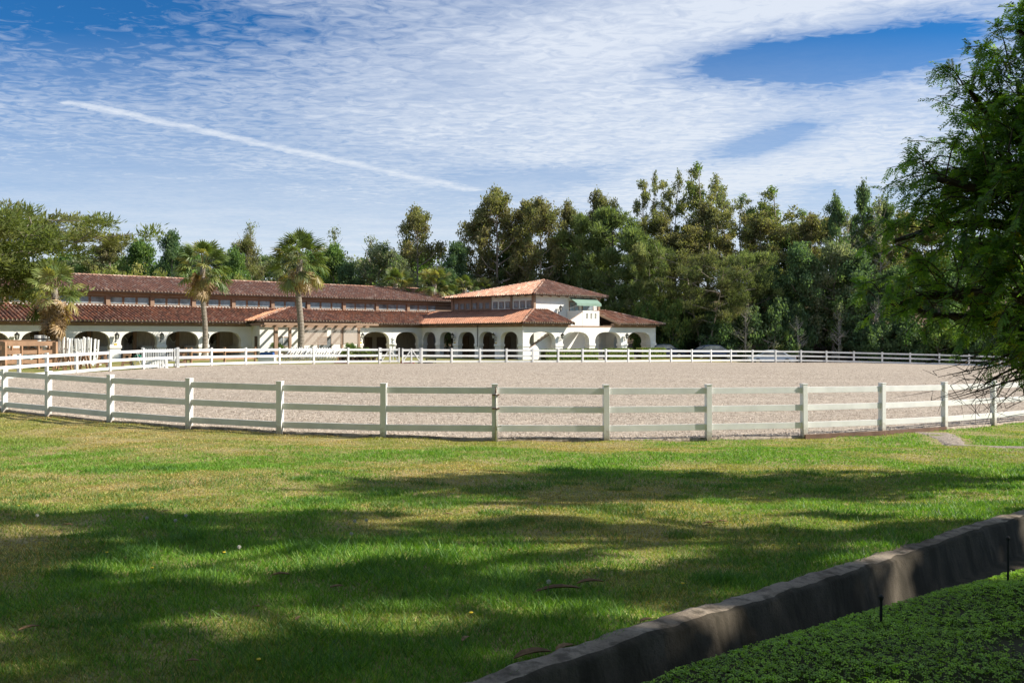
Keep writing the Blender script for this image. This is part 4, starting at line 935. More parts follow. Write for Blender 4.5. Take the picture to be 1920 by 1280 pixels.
# cars on the road behind
def car(kind, lab, p, Y, rz, m):
    x, y, z = spot(p, Y); t = thing('parked_car', lab, 'car', (x, y, z), rz, 'cars parked beyond the far fence')
    L, Wd = 4.6, 1.8
    prof_ = [(-2.3, .35), (-2.28, .75), (-2.15, .92), (-1.55, 1.0), (-.95, 1.38), (-.2, 1.47), (.55, 1.42), (1.25, 1.0), (2.0, .86), (2.25, .7), (2.3, .4), (2.1, .28), (-2.1, .28)]
    m_ = MB(); n = len(prof_); rows = []
    for yy, sc_ in ((-.9, 0), (-.9, 1), (.9, 1), (.9, 0)): pass
    V = []
    for yy in (-.9, -.82, .82, .9):
        for (a, b) in prof_: V.append((a, (yy if b < 1.0 else yy * (.86 if abs(yy) > .85 else .88)), b if abs(yy) < .85 else (b - .02 if b > .5 else b + .03)))
    Fc = [(k * n + i, k * n + (i + 1) % n, (k + 1) * n + (i + 1) % n, (k + 1) * n + i) for k in range(3) for i in range(n)] + [tuple(range(n)), tuple(range(4 * n - 1, 3 * n - 1, -1))]
    m_.add(V, Fc); m_.build('body', m, t, smooth=False, bevel=.03)
    for s in (-1, 1):
        MB().prism([(-1.35, 1.03), (-.92, 1.32), (-.22, 1.40), (.5, 1.35), (1.05, 1.03)], 'y', s * .80, s * .855).build('side_window', 'glass', t)
        for a in (-1.4, 1.4):
            w_ = MB().tube([(a, s * .72, .32), (a, s * .93, .32)], .32, 16).build('tyre', 'rubber', t); MB().tube([(a, s * .9, .32), (a, s * .945, .32)], .19, 12).build('rim', 'chrome', w_)
        MB().box(2.18, 2.31, s * .62 - .16, s * .62 + .16, .55, .7).build('headlight', 'lampglass', t); MB().box(-2.32, -2.25, s * .65 - .14, s * .65 + .14, .65, .8).build('tail_light', 'red', t)
    MB().beam((.62, 0, 1.38), (1.2, 0, 1.02), 1.4, .03).build('windscreen', 'glass', t); MB().beam((-1.02, 0, 1.33), (-1.5, 0, 1.04), 1.4, .03).build('rear_window', 'glass', t)
    return t
car(0, 'dark blue car, half hidden by the right corner of the arcade', 1243, 94.5, .15, 'carblue')
car(0, 'dark blue car with bright sheen in the middle of the three cars', 1335, 93.5, .1, 'carblue')
car(0, 'pale grey car sunk lowest behind the far fence, rightmost of three', 1446, 92.5, 3.0, 'cargrey')

# ---------------------------------------------------------------- foliage
def vn(x, y, s, seed):
    g = np.random.default_rng(seed).random((64, 64)); x = np.asarray(x) * s + 17.3; y = np.asarray(y) * s + 9.1
    i = np.floor(x).astype(int); j = np.floor(y).astype(int); f = x - i; h = y - j; f = f * f * (3 - 2 * f); h = h * h * (3 - 2 * h)
    a, b, c, d = g[i % 64, j % 64], g[(i + 1) % 64, j % 64], g[i % 64, (j + 1) % 64], g[(i + 1) % 64, (j + 1) % 64]
    return (a * (1 - f) + b * f) * (1 - h) + (c * (1 - f) + d * f) * h
def unit(v): return v / (np.linalg.norm(v, axis=-1, keepdims=True) + 1e-9)
def cards(C, D, U, ln, wd):
    """leaf-sized quads: centres C, long axis D, side axis U"""
    ln = np.asarray(ln)[:, None]; wd = np.asarray(wd)[:, None]
    V = np.stack([C - D * ln / 2, C + U * wd / 2, C + D * ln / 2, C - U * wd / 2], 1)
    return V.reshape(-1, 3), np.arange(len(C) * 4).reshape(-1, 4)
def crown_mesh(r, clumps, n, size, pal, needle=False, flat=.75, shell=.45, jitter=.35):
    clumps = np.array(clumps); wts = clumps[:, 3] ** 2.2; ci = r.choice(len(clumps), n, p=wts / wts.sum())
    d = unit(r.normal(size=(n, 3))); rad = clumps[ci, 3] * r.random(n) ** shell
    lump = 1 + .35 * np.sin(d[:, 0] * 5 + ci) * np.sin(d[:, 1] * 4.3 + ci * 2.1) + .2 * np.sin(d[:, 2] * 7 + ci * 1.3)
    off = d * (rad * lump)[:, None]; off[:, 2] *= flat
    C = clumps[ci, :3] + off
    if needle: D = unit(d * .8 + np.array([0, 0, .55]) + r.normal(0, .45, (n, 3)))
    else: D = unit(r.normal(size=(n, 3)) + np.array([0, 0, -.5]))
    U = unit(np.cross(D, r.normal(size=(n, 3)))); s = size * r.uniform(.6, 1.4, n)
    V, Fc = cards(C, D, U, s * (1.7 if needle else 1.25), s * (.34 if needle else .75))
    pal = np.array(pal); pc = pal[r.integers(0, len(pal), len(clumps))]; tint = r.uniform(.75, 1.25, (len(clumps), 1))
    c = (pc * tint)[ci] * (1 - jitter) + pal[r.integers(0, len(pal), n)] * jitter; c = c * r.uniform(.7, 1.3, (n, 1))
    return np_mesh('crown', V, Fc, c)
def make_tree(seed, kind, pal, H=20., Rr=5., base=.3, n=9000, leaf=.34, bark='trunk', lean=0., nl=14, top=1.0, clr=1.05, dead=0, prof=None, multi=1):
    """returns (root, H, R): trunk with limbs, crown made of leaf clumps at the limb ends"""
    r = np.random.default_rng(seed); t = thing('tree', None, None); m = MB(); cl = []
    for q in range(multi):
        bx_, by_ = (r.uniform(-.5, .5, 2) if multi > 1 else (0, 0)); ang0 = r.uniform(0, 6.28); ln_ = lean + (r.uniform(.05, .2) if multi > 1 else 0)
        tp = []; nseg = 9; wob = r.normal(0, .012 * H, (nseg, 2)).cumsum(0) * .5; hh = H * .93 * (1 if q == 0 else r.uniform(.75, 1))
        for i in range(nseg):
            f = i / (nseg - 1); tp.append((bx_ + wob[i, 0] * (f > 0) + math.cos(ang0) * ln_ * hh * f, by_ + wob[i, 1] * (f > 0) + math.sin(ang0) * ln_ * hh * f, hh * f - .3))
        r0 = .019 * H / multi ** .5; m.tube(tp, [r0 * (1 - .9 * (i / (nseg - 1)) ** .8) + .02 for i in range(nseg)], 7)
        tpa = np.array(tp)
        for k in range(nl // multi + 1):
            f = base + (1 - base) * (k + r.uniform(.1, .9)) / (nl // multi + 1); f = min(f, .99); zi = f * (nseg - 1); i = min(int(zi), nseg - 2)
            s = tpa[i] * (1 - zi + i) + tpa[i + 1] * (zi - i)
            if prof == 'cone': pr = 1.15 - f
            elif prof == 'flat': pr = .55 + .6 * min(1, (f - base) / .3) if f < .93 else .6
            elif prof == 'col': pr = .75 + .3 * math.sin(f * 9)
            else: pr = math.sin(min(1, (f - base) / (1 - base) * .93 + .16) * math.pi) ** .55
            L = Rr * pr * r.uniform(.65, 1.08); a = k * 2.4 + r.uniform(-.5, .5)
            rise = L * (.75 if prof not in ('flat',) else .35) * r.uniform(.4, 1.1) * (1.2 if f > .7 else .8)
            e_pt = s + np.array([math.cos(a) * L, math.sin(a) * L, min(rise, H * top - s[2] - .4)])
            mid_ = (s + e_pt) / 2 + np.array([0, 0, -rise * .12]) + r.normal(0, .04 * L, 3)
            m.tube([tuple(s), tuple(mid_), tuple(e_pt)], [r0 * .42 * (1.1 - f) + .03, r0 * .25 * (1.1 - f) + .025, .015], 5, cap=False)
            if r.random() < dead: continue
            for j in range(r.integers(4, 8)):
                u = r.uniform(.35, 1.05); c = s + (e_pt - s) * u + r.normal(0, .16 * Rr * .8, 3) * np.array([1, 1, .7]); cr_ = clr * r.uniform(.55, 1.15)
                cl.append((*c, cr_)); m.tube([tuple(s + (e_pt - s) * u * .75), tuple(c)], [.035, .01], 4, cap=False)
        cl.append((*tpa[-1], clr * .8)); 
    tr = m.build('trunk', bark, t, smooth=True, fix=False); crn = link('crown', crown_mesh(r, cl, n, leaf, pal, needle=kind == 'pine', flat=.6 if kind == 'pine' else .8), 'leaf', t)
    c = np.array(cl); return t, c[:, 2].max() + .5, np.percentile(np.hypot(c[:, 0], c[:, 1]), 95) + .5
OL = [(.085, .095, .035), (.115, .115, .05), (.06, .075, .032), (.13, .12, .055)]
GR = [(.055, .095, .03), (.08, .13, .038), (.04, .07, .026), (.11, .15, .05)]
DK = [(.028, .05, .026), (.045, .07, .035), (.035, .055, .03), (.06, .085, .04)]
YG = [(.16, .17, .055), (.20, .19, .07), (.12, .14, .045)]
BR = [(.088, .084, .047), (.105, .092, .05), (.075, .078, .042), (.09, .098, .052)]
GY = [(.085, .10, .062), (.11, .125, .08), (.065, .08, .05), (.13, .135, .09)]
PN = [(.075, .098, .036), (.10, .122, .05), (.055, .075, .03), (.135, .145, .07)]
OL, GR, DK, YG, BR, GY, PN = [[tuple(v * k for v in c) for c in P_] for P_, k in ((OL, 2.35), (GR, 2.2), (DK, 3.3), (YG, 1.8), (BR, 2.1), (GY, 2.5), (PN, 2.3))]
ARCH = {
 'euc': make_tree(1, 'leaf', OL + BR[:2], 20, 5, .25, 17000, .26, 'euc', nl=22, clr=1.15),
 'euc2': make_tree(2, 'leaf', BR + OL[:2], 20, 5.5, .2, 18000, .26, 'euc', nl=24, clr=1.2),
 'thin': make_tree(3, 'leaf', OL + GY[:2], 22, 3.2, .35, 9000, .24, 'euc', nl=24, clr=.8, multi=3),
 'thin2': make_tree(4, 'leaf', GR[:2] + OL, 22, 3.6, .3, 11000, .25, 'euc', nl=28, clr=.9, multi=3),
 'round': make_tree(5, 'leaf', GR, 14, 5, .15, 18000, .26, 'trunk', nl=24, clr=1.3),
 'round2': make_tree(6, 'leaf', GY + GR[:2], 14, 5, .15, 17000, .25, 'trunk', nl=22, clr=1.2),
 'dark': make_tree(7, 'leaf', DK, 16, 4.2, .12, 16000, .27, 'trunk', nl=22, clr=1.2),
 'dark2': make_tree(8, 'leaf', DK + OL[2:3], 18, 3.6, .2, 11000, .25, 'trunk', nl=20, clr=1.0),
 'pine': make_tree(9, 'pine', PN, 14, 5.5, .22, 21000, .32, 'trunk', nl=26, clr=1.15, lean=.10, prof='flat'),
 'pine2': make_tree(10, 'pine', PN[:3] + DK[3:], 17, 5, .18, 20000, .34, 'trunk', nl=28, clr=1.15),
 'yellow': make_tree(12, 'leaf', YG, 7, 4.5, .12, 9000, .24, 'trunk', nl=20, clr=.95),
 'bare': make_tree(13, 'leaf', GY, 16, 3.8, .2, 1500, .24, 'euc', nl=34, clr=.8, dead=.5),
 'bush': make_tree(14, 'leaf', DK + GR[2:3], 5, 3.0, .05, 6500, .26, 'trunk', nl=16, clr=.95),
 'bush2': make_tree(15, 'leaf', GR + YG[:1], 5, 2.8, .05, 6500, .22, 'trunk', nl=16, clr=.8),
}
USED = set()
def plant(kind, p, Y, ytop, wpx, lab, name='tree', cat='tree', group=None, rz=None, zb=None):
    t, h0, r0 = ARCH[kind]
    o = t if kind not in USED else copy_tree(t); USED.add(kind)
    X = at(p, Y); zg = g1(X, Y) if zb is None else zb; H = zat(ytop, Y) - zg; s = H / h0; sx = wpx / F * Y / 2 / r0
    sx = min(max(sx, s * .45), s * 1.9); o.name = name
    o.location = (X, Y, zg); o.scale = (sx, sx, s); o.rotation_euler.z = random.uniform(0, 6.28) if rz is None else rz
    tag(o, lab, cat, group); return o
B = plant
GL = 'trees behind the stable wing'
B('round2', 165, 122, 468, 110, 'grey-green tree just right of the left pine, low above the roof', group=GL)
B('euc', 205, 118, 442, 90, 'feathery olive tree above the left part of the wing roof', group=GL)
B('round', 262, 120, 452, 95, 'light green bushy tree between the feathery tree and dark pointed one', group=GL)
B('dark', 322, 118, 433, 62, 'dark pointed tree standing left of the left tall palm', group=GL)
B('yellow', 262, 104, 492, 150, 'wide yellow-green tree rising just behind the wing roof', group=GL)
B('yellow', 196, 106, 500, 70, 'small yellow-green tree at the left end of the wing roof', group=GL)
B('round2', 400, 116, 455, 90, 'grey-green tree directly behind the left tall palm crown', group=GL)
B('bare', 470, 118, 414, 75, 'half-bare tree with thin twigs left of the middle tall palm', group=GL)
B('euc2', 466, 112, 440, 70, 'brownish tree at the foot of the half-bare tree', group=GL)
B('round', 440, 108, 470, 70, 'green bushy tree low between the two tall palms', group=GL)
B('yellow', 436, 103, 506, 90, 'low pale shrubby tree over the roof between the two tall palms', group=GL)
B('round2', 540, 116, 455, 90, 'grey-green tree hidden behind the middle tall palm', group=GL)
B('bare', 632, 118, 424, 70, 'bare twiggy tree right of the middle tall palm', group=GL)
B('round', 625, 112, 462, 90, 'green tree below the bare twiggy one right of the middle tall palm', group=GL)
B('dark', 655, 110, 492, 60, 'dark low tree over the middle of the wing roof', group=GL)
B('bare', 690, 114, 440, 80, 'grey twiggy tree left of the tall open reddish tree', group=GL)
B('round2', 712, 112, 447, 110, 'wide grey-green tree left of the tall open reddish tree', group=GL)
B('euc2', 785, 112, 386, 105, 'tall open reddish-brown tree above the two small fan palms', group=GL)
B('round2', 748, 108, 470, 80, 'grey-green tree below and left of the tall open reddish tree', group=GL)
B('dark', 852, 108, 455, 70, 'dark tree left of the tall grove behind the pavilion', group=GL)
B('dark', 838, 104, 505, 60, 'dark low tree right of the two small fan palms', group=GL)
for i_, (p_, y_) in enumerate([(130, 478), (230, 470), (350, 472), (500, 470), (590, 474), (680, 476), (780, 470)]): B('round2' if i_ % 2 else 'round', p_, 126, y_, 150, f'{ORD[i_]} from the left of the low hazy trees at the back of the wing', group='low trees far behind the wing')
GP = 'grove behind the pavilion'
B('euc', 900, 114, 392, 90, 'olive tree forming the left shoulder of the grove behind the pavilion', group=GP)
B('euc2', 935, 112, 350, 115, 'tallest brownish tree on the left of the grove behind the pavilion', group=GP)
B('euc', 985, 112, 372, 90, 'olive tree directly above the left half of the pavilion roof', group=GP)
B('euc', 1015, 108, 368, 95, 'yellowish olive tree above the peak of the pavilion roof', group=GP)
B('euc2', 1062, 112, 376, 75, 'brownish narrow tree right of the pavilion roof peak', group=GP)
B('dark', 1045, 112, 440, 90, 'dark tree filling the gap above the green awning', group=GP)
B('euc2', 1122, 116, 356, 90, 'brown-topped tree behind the green pine right of the pavilion', group=GP)
B('dark', 960, 116, 450, 110, 'dark tree low behind the pavilion roof', group=GP)
B('pine2', 1150, 106, 388, 130, 'tall green pine above the right end of the pavilion', 'pine_tree', group='pines right of the pavilion')
B('pine2', 1095, 108, 400, 100, 'green pine above the green awning', 'pine_tree', group='pines right of the pavilion')
B('pine2', 1190, 103, 430, 120, 'broad green pine right of the low arcade roof', 'pine_tree', group='pines right of the pavilion')
B('pine', 1225, 100, 455, 110, 'lower spreading pine leaning over the right end of the arcade', 'pine_tree', group='pines right of the pavilion')
B('bush2', 1262, 97, 555, 60, 'bright green shrub right of the arcade end', 'shrub', 'shrub')
B('bush2', 1205, 97.5, 560, 55, 'bright green shrub just above the arcade end roof', 'shrub', 'shrub')
ARCH['pineT'] = make_tree(56, 'pine', [(.12, .15, .06), (.155, .175, .08), (.09, .12, .05), (.19, .19, .10)], 14, 6.0, .42, 26000, .27, 'euc', nl=26, clr=1.1, lean=.20, prof='flat', multi=2)
B('pineT', 1322, 97, 440, 225, 'wide spreading pine with leaning pale trunk behind the cars', 'pine_tree', group='pines right of the pavilion', rz=2.4)
B('pine', 1385, 100, 470, 120, 'smaller pine right of the wide spreading one', 'pine_tree', group='pines right of the pavilion', rz=.6)
GT = 'tall thin gum trees on the skyline'
B('thin', 1208, 116, 318, 62, 'tall thin gum tree, leftmost of the skyline group', 'gum_tree', group=GT)
B('thin', 1262, 118, 318, 62, 'tall thin gum tree, second of the skyline group', 'gum_tree', group=GT)
B('thin2', 1312, 116, 303, 90, 'highest gum tree on the skyline', 'gum_tree', group=GT)
B('thin', 1362, 118, 325, 85, 'tall thin gum tree just right of the highest one', 'gum_tree', group=GT)
B('thin2', 1392, 114, 362, 80, 'gum tree at the right side of the skyline group', 'gum_tree', group=GT)
B('euc2', 1240, 112, 395, 110, 'brown dense tree below the first thin gum trees', group=GP)
B('euc2', 1325, 112, 378, 110, 'rusty brown dense tree below the highest gum', group=GP)
B('euc', 1288, 110, 420, 110, 'olive tree between the spreading pine and the skyline gums', group=GP)
B('thin2', 1452, 114, 348, 105, 'green gum with rounded tops right of the skyline group', 'gum_tree', group=GT)
B('euc', 1425, 108, 395, 110, 'light olive tree below the green rounded gum', group=GP)
GW = 'trees on the slope at the right'
B('thin2', 1505, 113, 392, 90, 'green gum right of the rounded-top gum, filling the skyline dip', 'gum_tree', group=GT)
B('euc', 1550, 112, 405, 85, 'soft olive tree behind the first dark spire', group=GW)
B('thin', 1592, 112, 385, 75, 'tall thin gum between the first and highest dark spires', 'gum_tree', group=GT)
B('thin2', 1642, 112, 380, 85, 'tall gum just left of the pepper tree edge', 'gum_tree', group=GT)
B('round2', 1485, 112, 415, 100, 'pale green tree on the slope right of the rounded gum', group=GW)
B('euc', 1520, 108, 398, 80, 'olive tree on the slope left of the three dark spires', group=GW)
B('dark2', 1568, 104, 356, 48, 'dark thin spire tree, first of three on the slope', group=GW)
B('dark2', 1614, 106, 333, 44, 'dark thin spire tree, highest of three on the slope', group=GW)
B('bare', 1592, 104, 392, 60, 'bare twiggy tree between the dark spires', group=GW)
B('bare', 1655, 102, 362, 80, 'bare twiggy tree left of the pepper tree edge', group=GW)
B('dark2', 1662, 106, 365, 60, 'dark thin spire tree, third of three on the slope', group=GW)
B('euc2', 1632, 108, 425, 100, 'brownish tree low between the spire trees', group=GW)
B('round2', 1562, 100, 440, 110, 'grey-green tree below the first dark spire', group=GW)
B('dark', 1505, 100, 455, 95, 'dark tree on the lower slope right of the spreading pine', group=GW)
B('dark', 1440, 101, 500, 90, 'dark tree behind the right side of the spreading pine', group=GW)
B('dark', 1600, 99, 470, 110, 'blue-dark tree above the bare earth of the slope', group=GW)
B('round', 1530, 104, 520, 90, 'green tree low on the slope above the fence', group=GW)
B('euc', 1690, 104, 395, 120, 'olive tree behind the left edge of the pepper tree', group=GW)
B('euc', 1745, 106, 400, 130, 'pale tree seen through the left pepper branches', group=GW)
B('dark', 1680, 98, 500, 90, 'dark tree low behind the left edge of the pepper tree', group=GW)
B('dark', 1760, 98, 490, 110, 'dark tree seen through the middle pepper branches', group=GW)
B('round', 1830, 102, 450, 130, 'green tree seen through the right pepper branches', group=GW)
B('dark', 1900, 100, 440, 130, 'dark tree at the right picture edge behind the pepper', group=GW)
B('euc', 1990, 104, 400, 150, 'olive tree beyond the right picture edge', group=GW)
GB = 'shrubs along the foot of the slope'; M['snag_bark'] = mat('pale_snag_bark', (.42, .38, .33), .9, .3, 5)
for i, (k, p, Y, yt, wd, lab) in enumerate([('bush', 1345, 96.8, 590, 80, 'dark shrub under the spreading pine'), ('bush', 1400, 97.5, 575, 85, 'dark shrub right of the leaning pine trunk'), ('bush', 1262, 99.5, 590, 90, 'dark shrub behind the bright green shrub'),
        ('bush', 1455, 98, 560, 90, 'dark shrub above the pale grey car'), ('bush2', 1470, 96.8, 618, 40, 'small bright shrub above the pale grey car'), ('bush', 1500, 99, 570, 70, 'dark shrub left of the bare earth'),
        ('bush', 1640, 96, 598, 70, 'green shrub right of the bare earth slope'), ('bush', 1600, 101, 560, 80, 'dark shrub at the top of the bare earth'), ('bush', 1700, 96, 590, 90, 'shrub behind fence below the pepper branches, left one'), ('bush2', 1760, 96, 585, 90, 'brighter shrub behind fence below the pepper branches'),
        ('bush', 1830, 96, 590, 100, 'dark shrub behind fence near the right edge'), ('bush', 1900, 95, 585, 100, 'dark shrub behind fence at the right edge'), ('bush', 1565, 103, 560, 80, 'dark shrub on the slope above the bare earth'), ('bush', 1320, 100, 560, 120, 'dark shrub behind the leaning pine trunk')]):
    B(k, p, Y, yt, wd, lab, 'shrub', 'shrub', GB)
ARCH['pineL'] = make_tree(77, 'pine', [(.17, .21, .065), (.21, .24, .08), (.13, .17, .055), (.25, .25, .11)], 10.3, 5.6, .50, 34000, .22, 'trunk', nl=30, clr=1.0, prof='flat')
pl_ = B('pineL', -8, 57, 374, 420, 'big dense pine at the far left edge, in front of the wing', 'pine_tree', 'tree', rz=.3)
B('pine2', -150, 60, 384, 240, 'pine beyond the left picture edge behind the big one', 'pine_tree', 'tree')

ARCH['snag'] = make_tree(61, 'leaf', GY, 9, 2.6, .15, 500, .2, 'snag_bark', nl=30, clr=.6, dead=.8, multi=3)
for i_, (p_, Y_, yt_, w_, lab_) in enumerate([(1440, 96.8, 600, 60, 'pale leafless snag with crooked limbs above the pale grey car'), (1572, 97.5, 560, 40, 'pair of pale leaning stems on the bare earth slope'), (1640, 97, 545, 50, 'pale forked trunk right of the bare earth slope'), (1500, 96.6, 585, 50, 'thin pale stems left of the bare earth slope'), (1395, 96.5, 560, 60, 'dry pale branches right of the leaning pine trunk')]): B('snag', p_, Y_, yt_, w_, lab_, 'snag', 'tree', 'pale snags on the slope')
# hedges before the sunny arcade
def hedge(x0, x1, lab, h=.95, y0=-1.7, y1=-.9):
    t = thing('hedge', lab, 'hedge', W(x0, y0, 0), BA); L = x1 - x0; D_ = y1 - y0; n = int(L * 1500)
    p = np.stack([rng.random(n) * L, rng.random(n) * D_, rng.random(n) * h], 1); f = rng.integers(0, 3, n)
    p[f == 0, 2] = h + rng.normal(0, .04, (f == 0).sum()); p[f == 1, 1] = rng.normal(0, .04, (f == 1).sum())
    D = unit(rng.normal(size=(n, 3))); U = unit(np.cross(D, rng.normal(size=(n, 3)))); V, Fc = cards(p, D, U, np.full(n, .13), np.full(n, .09))
    link('leaves', np_mesh('leaves', V, Fc, np.array(GR + OL)[rng.integers(0, 8, n)] * rng.uniform(.6, 1.5, (n, 1))), 'leaf', t)
    MB().box(.08, L - .08, .08, D_ - .08, 0, h - .1).build('stems', 'bank', t)
hedge(1.2, 8.0, 'clipped green hedge before the first two sunny arches'); hedge(9.4, 13.0, 'clipped green hedge before the third sunny arch'); hedge(14.2, 18.0, 'clipped green hedge before the last arch at the right')
for p, lab in ((656, 'yellow-green shrub before the right bamboo shade'), (518, 'low dark green plant at the foot of the leftmost pergola post'), (682, 'yellow-green shrub under the pier lamp by the pergola')):
    x, y, z = spot(p, 78); B('bush2', p, 77.5, 641 if p != 682 else 650, 34, lab, 'shrub', 'shrub')

# ---------------------------------------------------------------- fan palms
def fan_leaf(r, L, rad, droop, colr, dead=False):
    """one fan leaf at the origin, petiole along +x: returns verts, quads, colours"""
    V = []; Fc = []; C = []
    def quad(a, b, c, d, k): n = len(V); V.extend([a, b, c, d]); Fc.append((n, n + 1, n + 2, n + 3)); C.append(k)
    sag = lambda x: -droop * (x / (L + rad)) ** 2 * (L + rad)
    for i in range(4):
        x0, x1 = L * i / 4, L * (i + 1) / 4; quad((x0, -.025, sag(x0)), (x0, .025, sag(x0)), (x1, .02, sag(x1)), (x1, -.02, sag(x1)), np.array((.16, .15, .05)) if not dead else colr * .8)
    n = 22
    for k in range(n):
        a = R(-112 + 224 * k / (n - 1)); rr = rad * (1 - .18 * abs(a) / 2) * r.uniform(.9, 1.05); w0 = rr * .6 * R(224) / n * .62
        d = np.array((math.cos(a), math.sin(a), 0.)); s = np.array((-math.sin(a), math.cos(a), 0)); b = np.array((L, 0, sag(L)))
        fold = .05 * (1 if k % 2 else -1); m_ = b + d * rr * .6; m_[2] = sag(m_[0]) - .10 * rr + fold - abs(a) * .06 * rr; e_ = b + d * rr * (.97 - .2 * droop); e_[2] = m_[2] - rr * r.uniform(.12, .42) * (1 + droop)
        c = colr * r.uniform(.75, 1.25)
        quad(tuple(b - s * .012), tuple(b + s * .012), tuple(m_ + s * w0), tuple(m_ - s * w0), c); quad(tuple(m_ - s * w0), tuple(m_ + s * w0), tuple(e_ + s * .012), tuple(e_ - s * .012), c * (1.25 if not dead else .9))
    return np.array(V), Fc, C
def palm(p, Y, y_crown, R_px, lab, zb=None, n=46, skirt=30, seed=1, skirt_len=1.0, trunk_r=.26, group='fan palms', drop=.9):
    r = np.random.default_rng(seed); X = at(p, Y); z0 = g1(X, Y) if zb is None else zb; Zc = zat(y_crown, Y) - z0; Rm = R_px / F * Y
    t = thing('fan_palm', lab, 'palm tree', (X, Y, z0), 0, group)
    pts = [(.12 * math.sin(k * .5), .05 * math.sin(k), Zc * k / 12 - .3 * (k == 0)) for k in range(13)]
    m = MB(); ring = []
    N = max(20, int(Zc / .12)); zz = np.linspace(-.3, Zc, N)
    m.tube([(.10 * math.sin(z * .8), .05 * math.sin(z), z) for z in zz], [trunk_r * (1.25 if z < .4 else 1) * (1 - .18 * z / Zc) * (1 + .09 * (i % 2) + .05 * r.random()) for i, z in enumerate(zz)], 12)
    m.build('trunk', 'palm_trunk', t, smooth=False, fix=False)
    topv = np.array((.10 * math.sin(Zc * .8), .05 * math.sin(Zc), Zc))
    def leaves(name, cnt, dead):
        VV, FF, CC = [], [], []; nv = 0
        for k in range(cnt):
            f = (k + .5) / cnt
            if dead: el = R(-50 - 36 * r.random()); L = Rm * r.uniform(.2, .34) * skirt_len; rad = Rm * r.uniform(.34, .48) * skirt_len; dr = .1; c = np.array([(.40, .28, .15), (.28, .19, .10), (.52, .39, .22)][r.integers(0, 3)])
            else:
                el = R(86 - 118 * f ** 1.15 + r.uniform(-9, 9)); L = Rm * r.uniform(.42, .60); rad = Rm * r.uniform(.30, .40); dr = .08 + .30 * f
                c = np.array([(.12, .17, .045), (.16, .20, .055), (.09, .135, .04), (.26, .26, .10)][r.integers(0, 4)]); 
                if f > .8 and r.random() < .5: c = np.array((.27, .23, .08))
            v, fc, cc = fan_leaf(r, L, rad, dr, c, dead); az = k * 2.399 + r.uniform(-.3, .3); tw = r.uniform(-.5, .5)
            Mx = Matrix.Rotation(az, 3, 'Z') @ Matrix.Rotation(-el, 3, 'Y') @ Matrix.Rotation(tw, 3, 'X')
            o_ = topv - np.array((0, 0, (.25 + drop * r.random()) if dead else .5 * f)); v = v @ np.array(Mx).T + o_ + np.array((math.cos(az), math.sin(az), 0)) * trunk_r * .7
            VV.append(v); FF += [tuple(i + nv for i in q) for q in fc]; CC += list(cc); nv += len(v)
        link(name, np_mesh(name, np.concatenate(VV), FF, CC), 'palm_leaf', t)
    leaves('fronds', n, False)
    if skirt: leaves('dead_fronds', skirt, True)
    return t
palm(382, 69.5, 498, 62, 'left tall fan palm rising in front of the wing windows', n=38, skirt=12, seed=3, trunk_r=.20)
palm(562, 73.5, 487, 68, 'tallest fan palm, standing at the left part of the pergola', n=44, skirt=8, seed=5, trunk_r=.25)
palm(104, 53.8, 540, 62, 'short fan palm with long skirt of dead fronds beside the timber pen', n=18, skirt=52, seed=8, skirt_len=1.0, trunk_r=.2, drop=1.7)
palm(742, 101, 532, 40, 'small fan palm behind the wing roof, left of two', n=34, skirt=0, seed=11); palm(815, 101, 532, 42, 'small fan palm behind the wing roof, right of two', n=36, skirt=0, seed=12)
palm(872, 103, 540, 30, 'small dark fan palm left of the pavilion roof', n=28, skirt=0, seed=13); palm(905, 106, 540, 26, 'small dark fan palm just above the pavilion roof edge', n=26, skirt=0, seed=14)

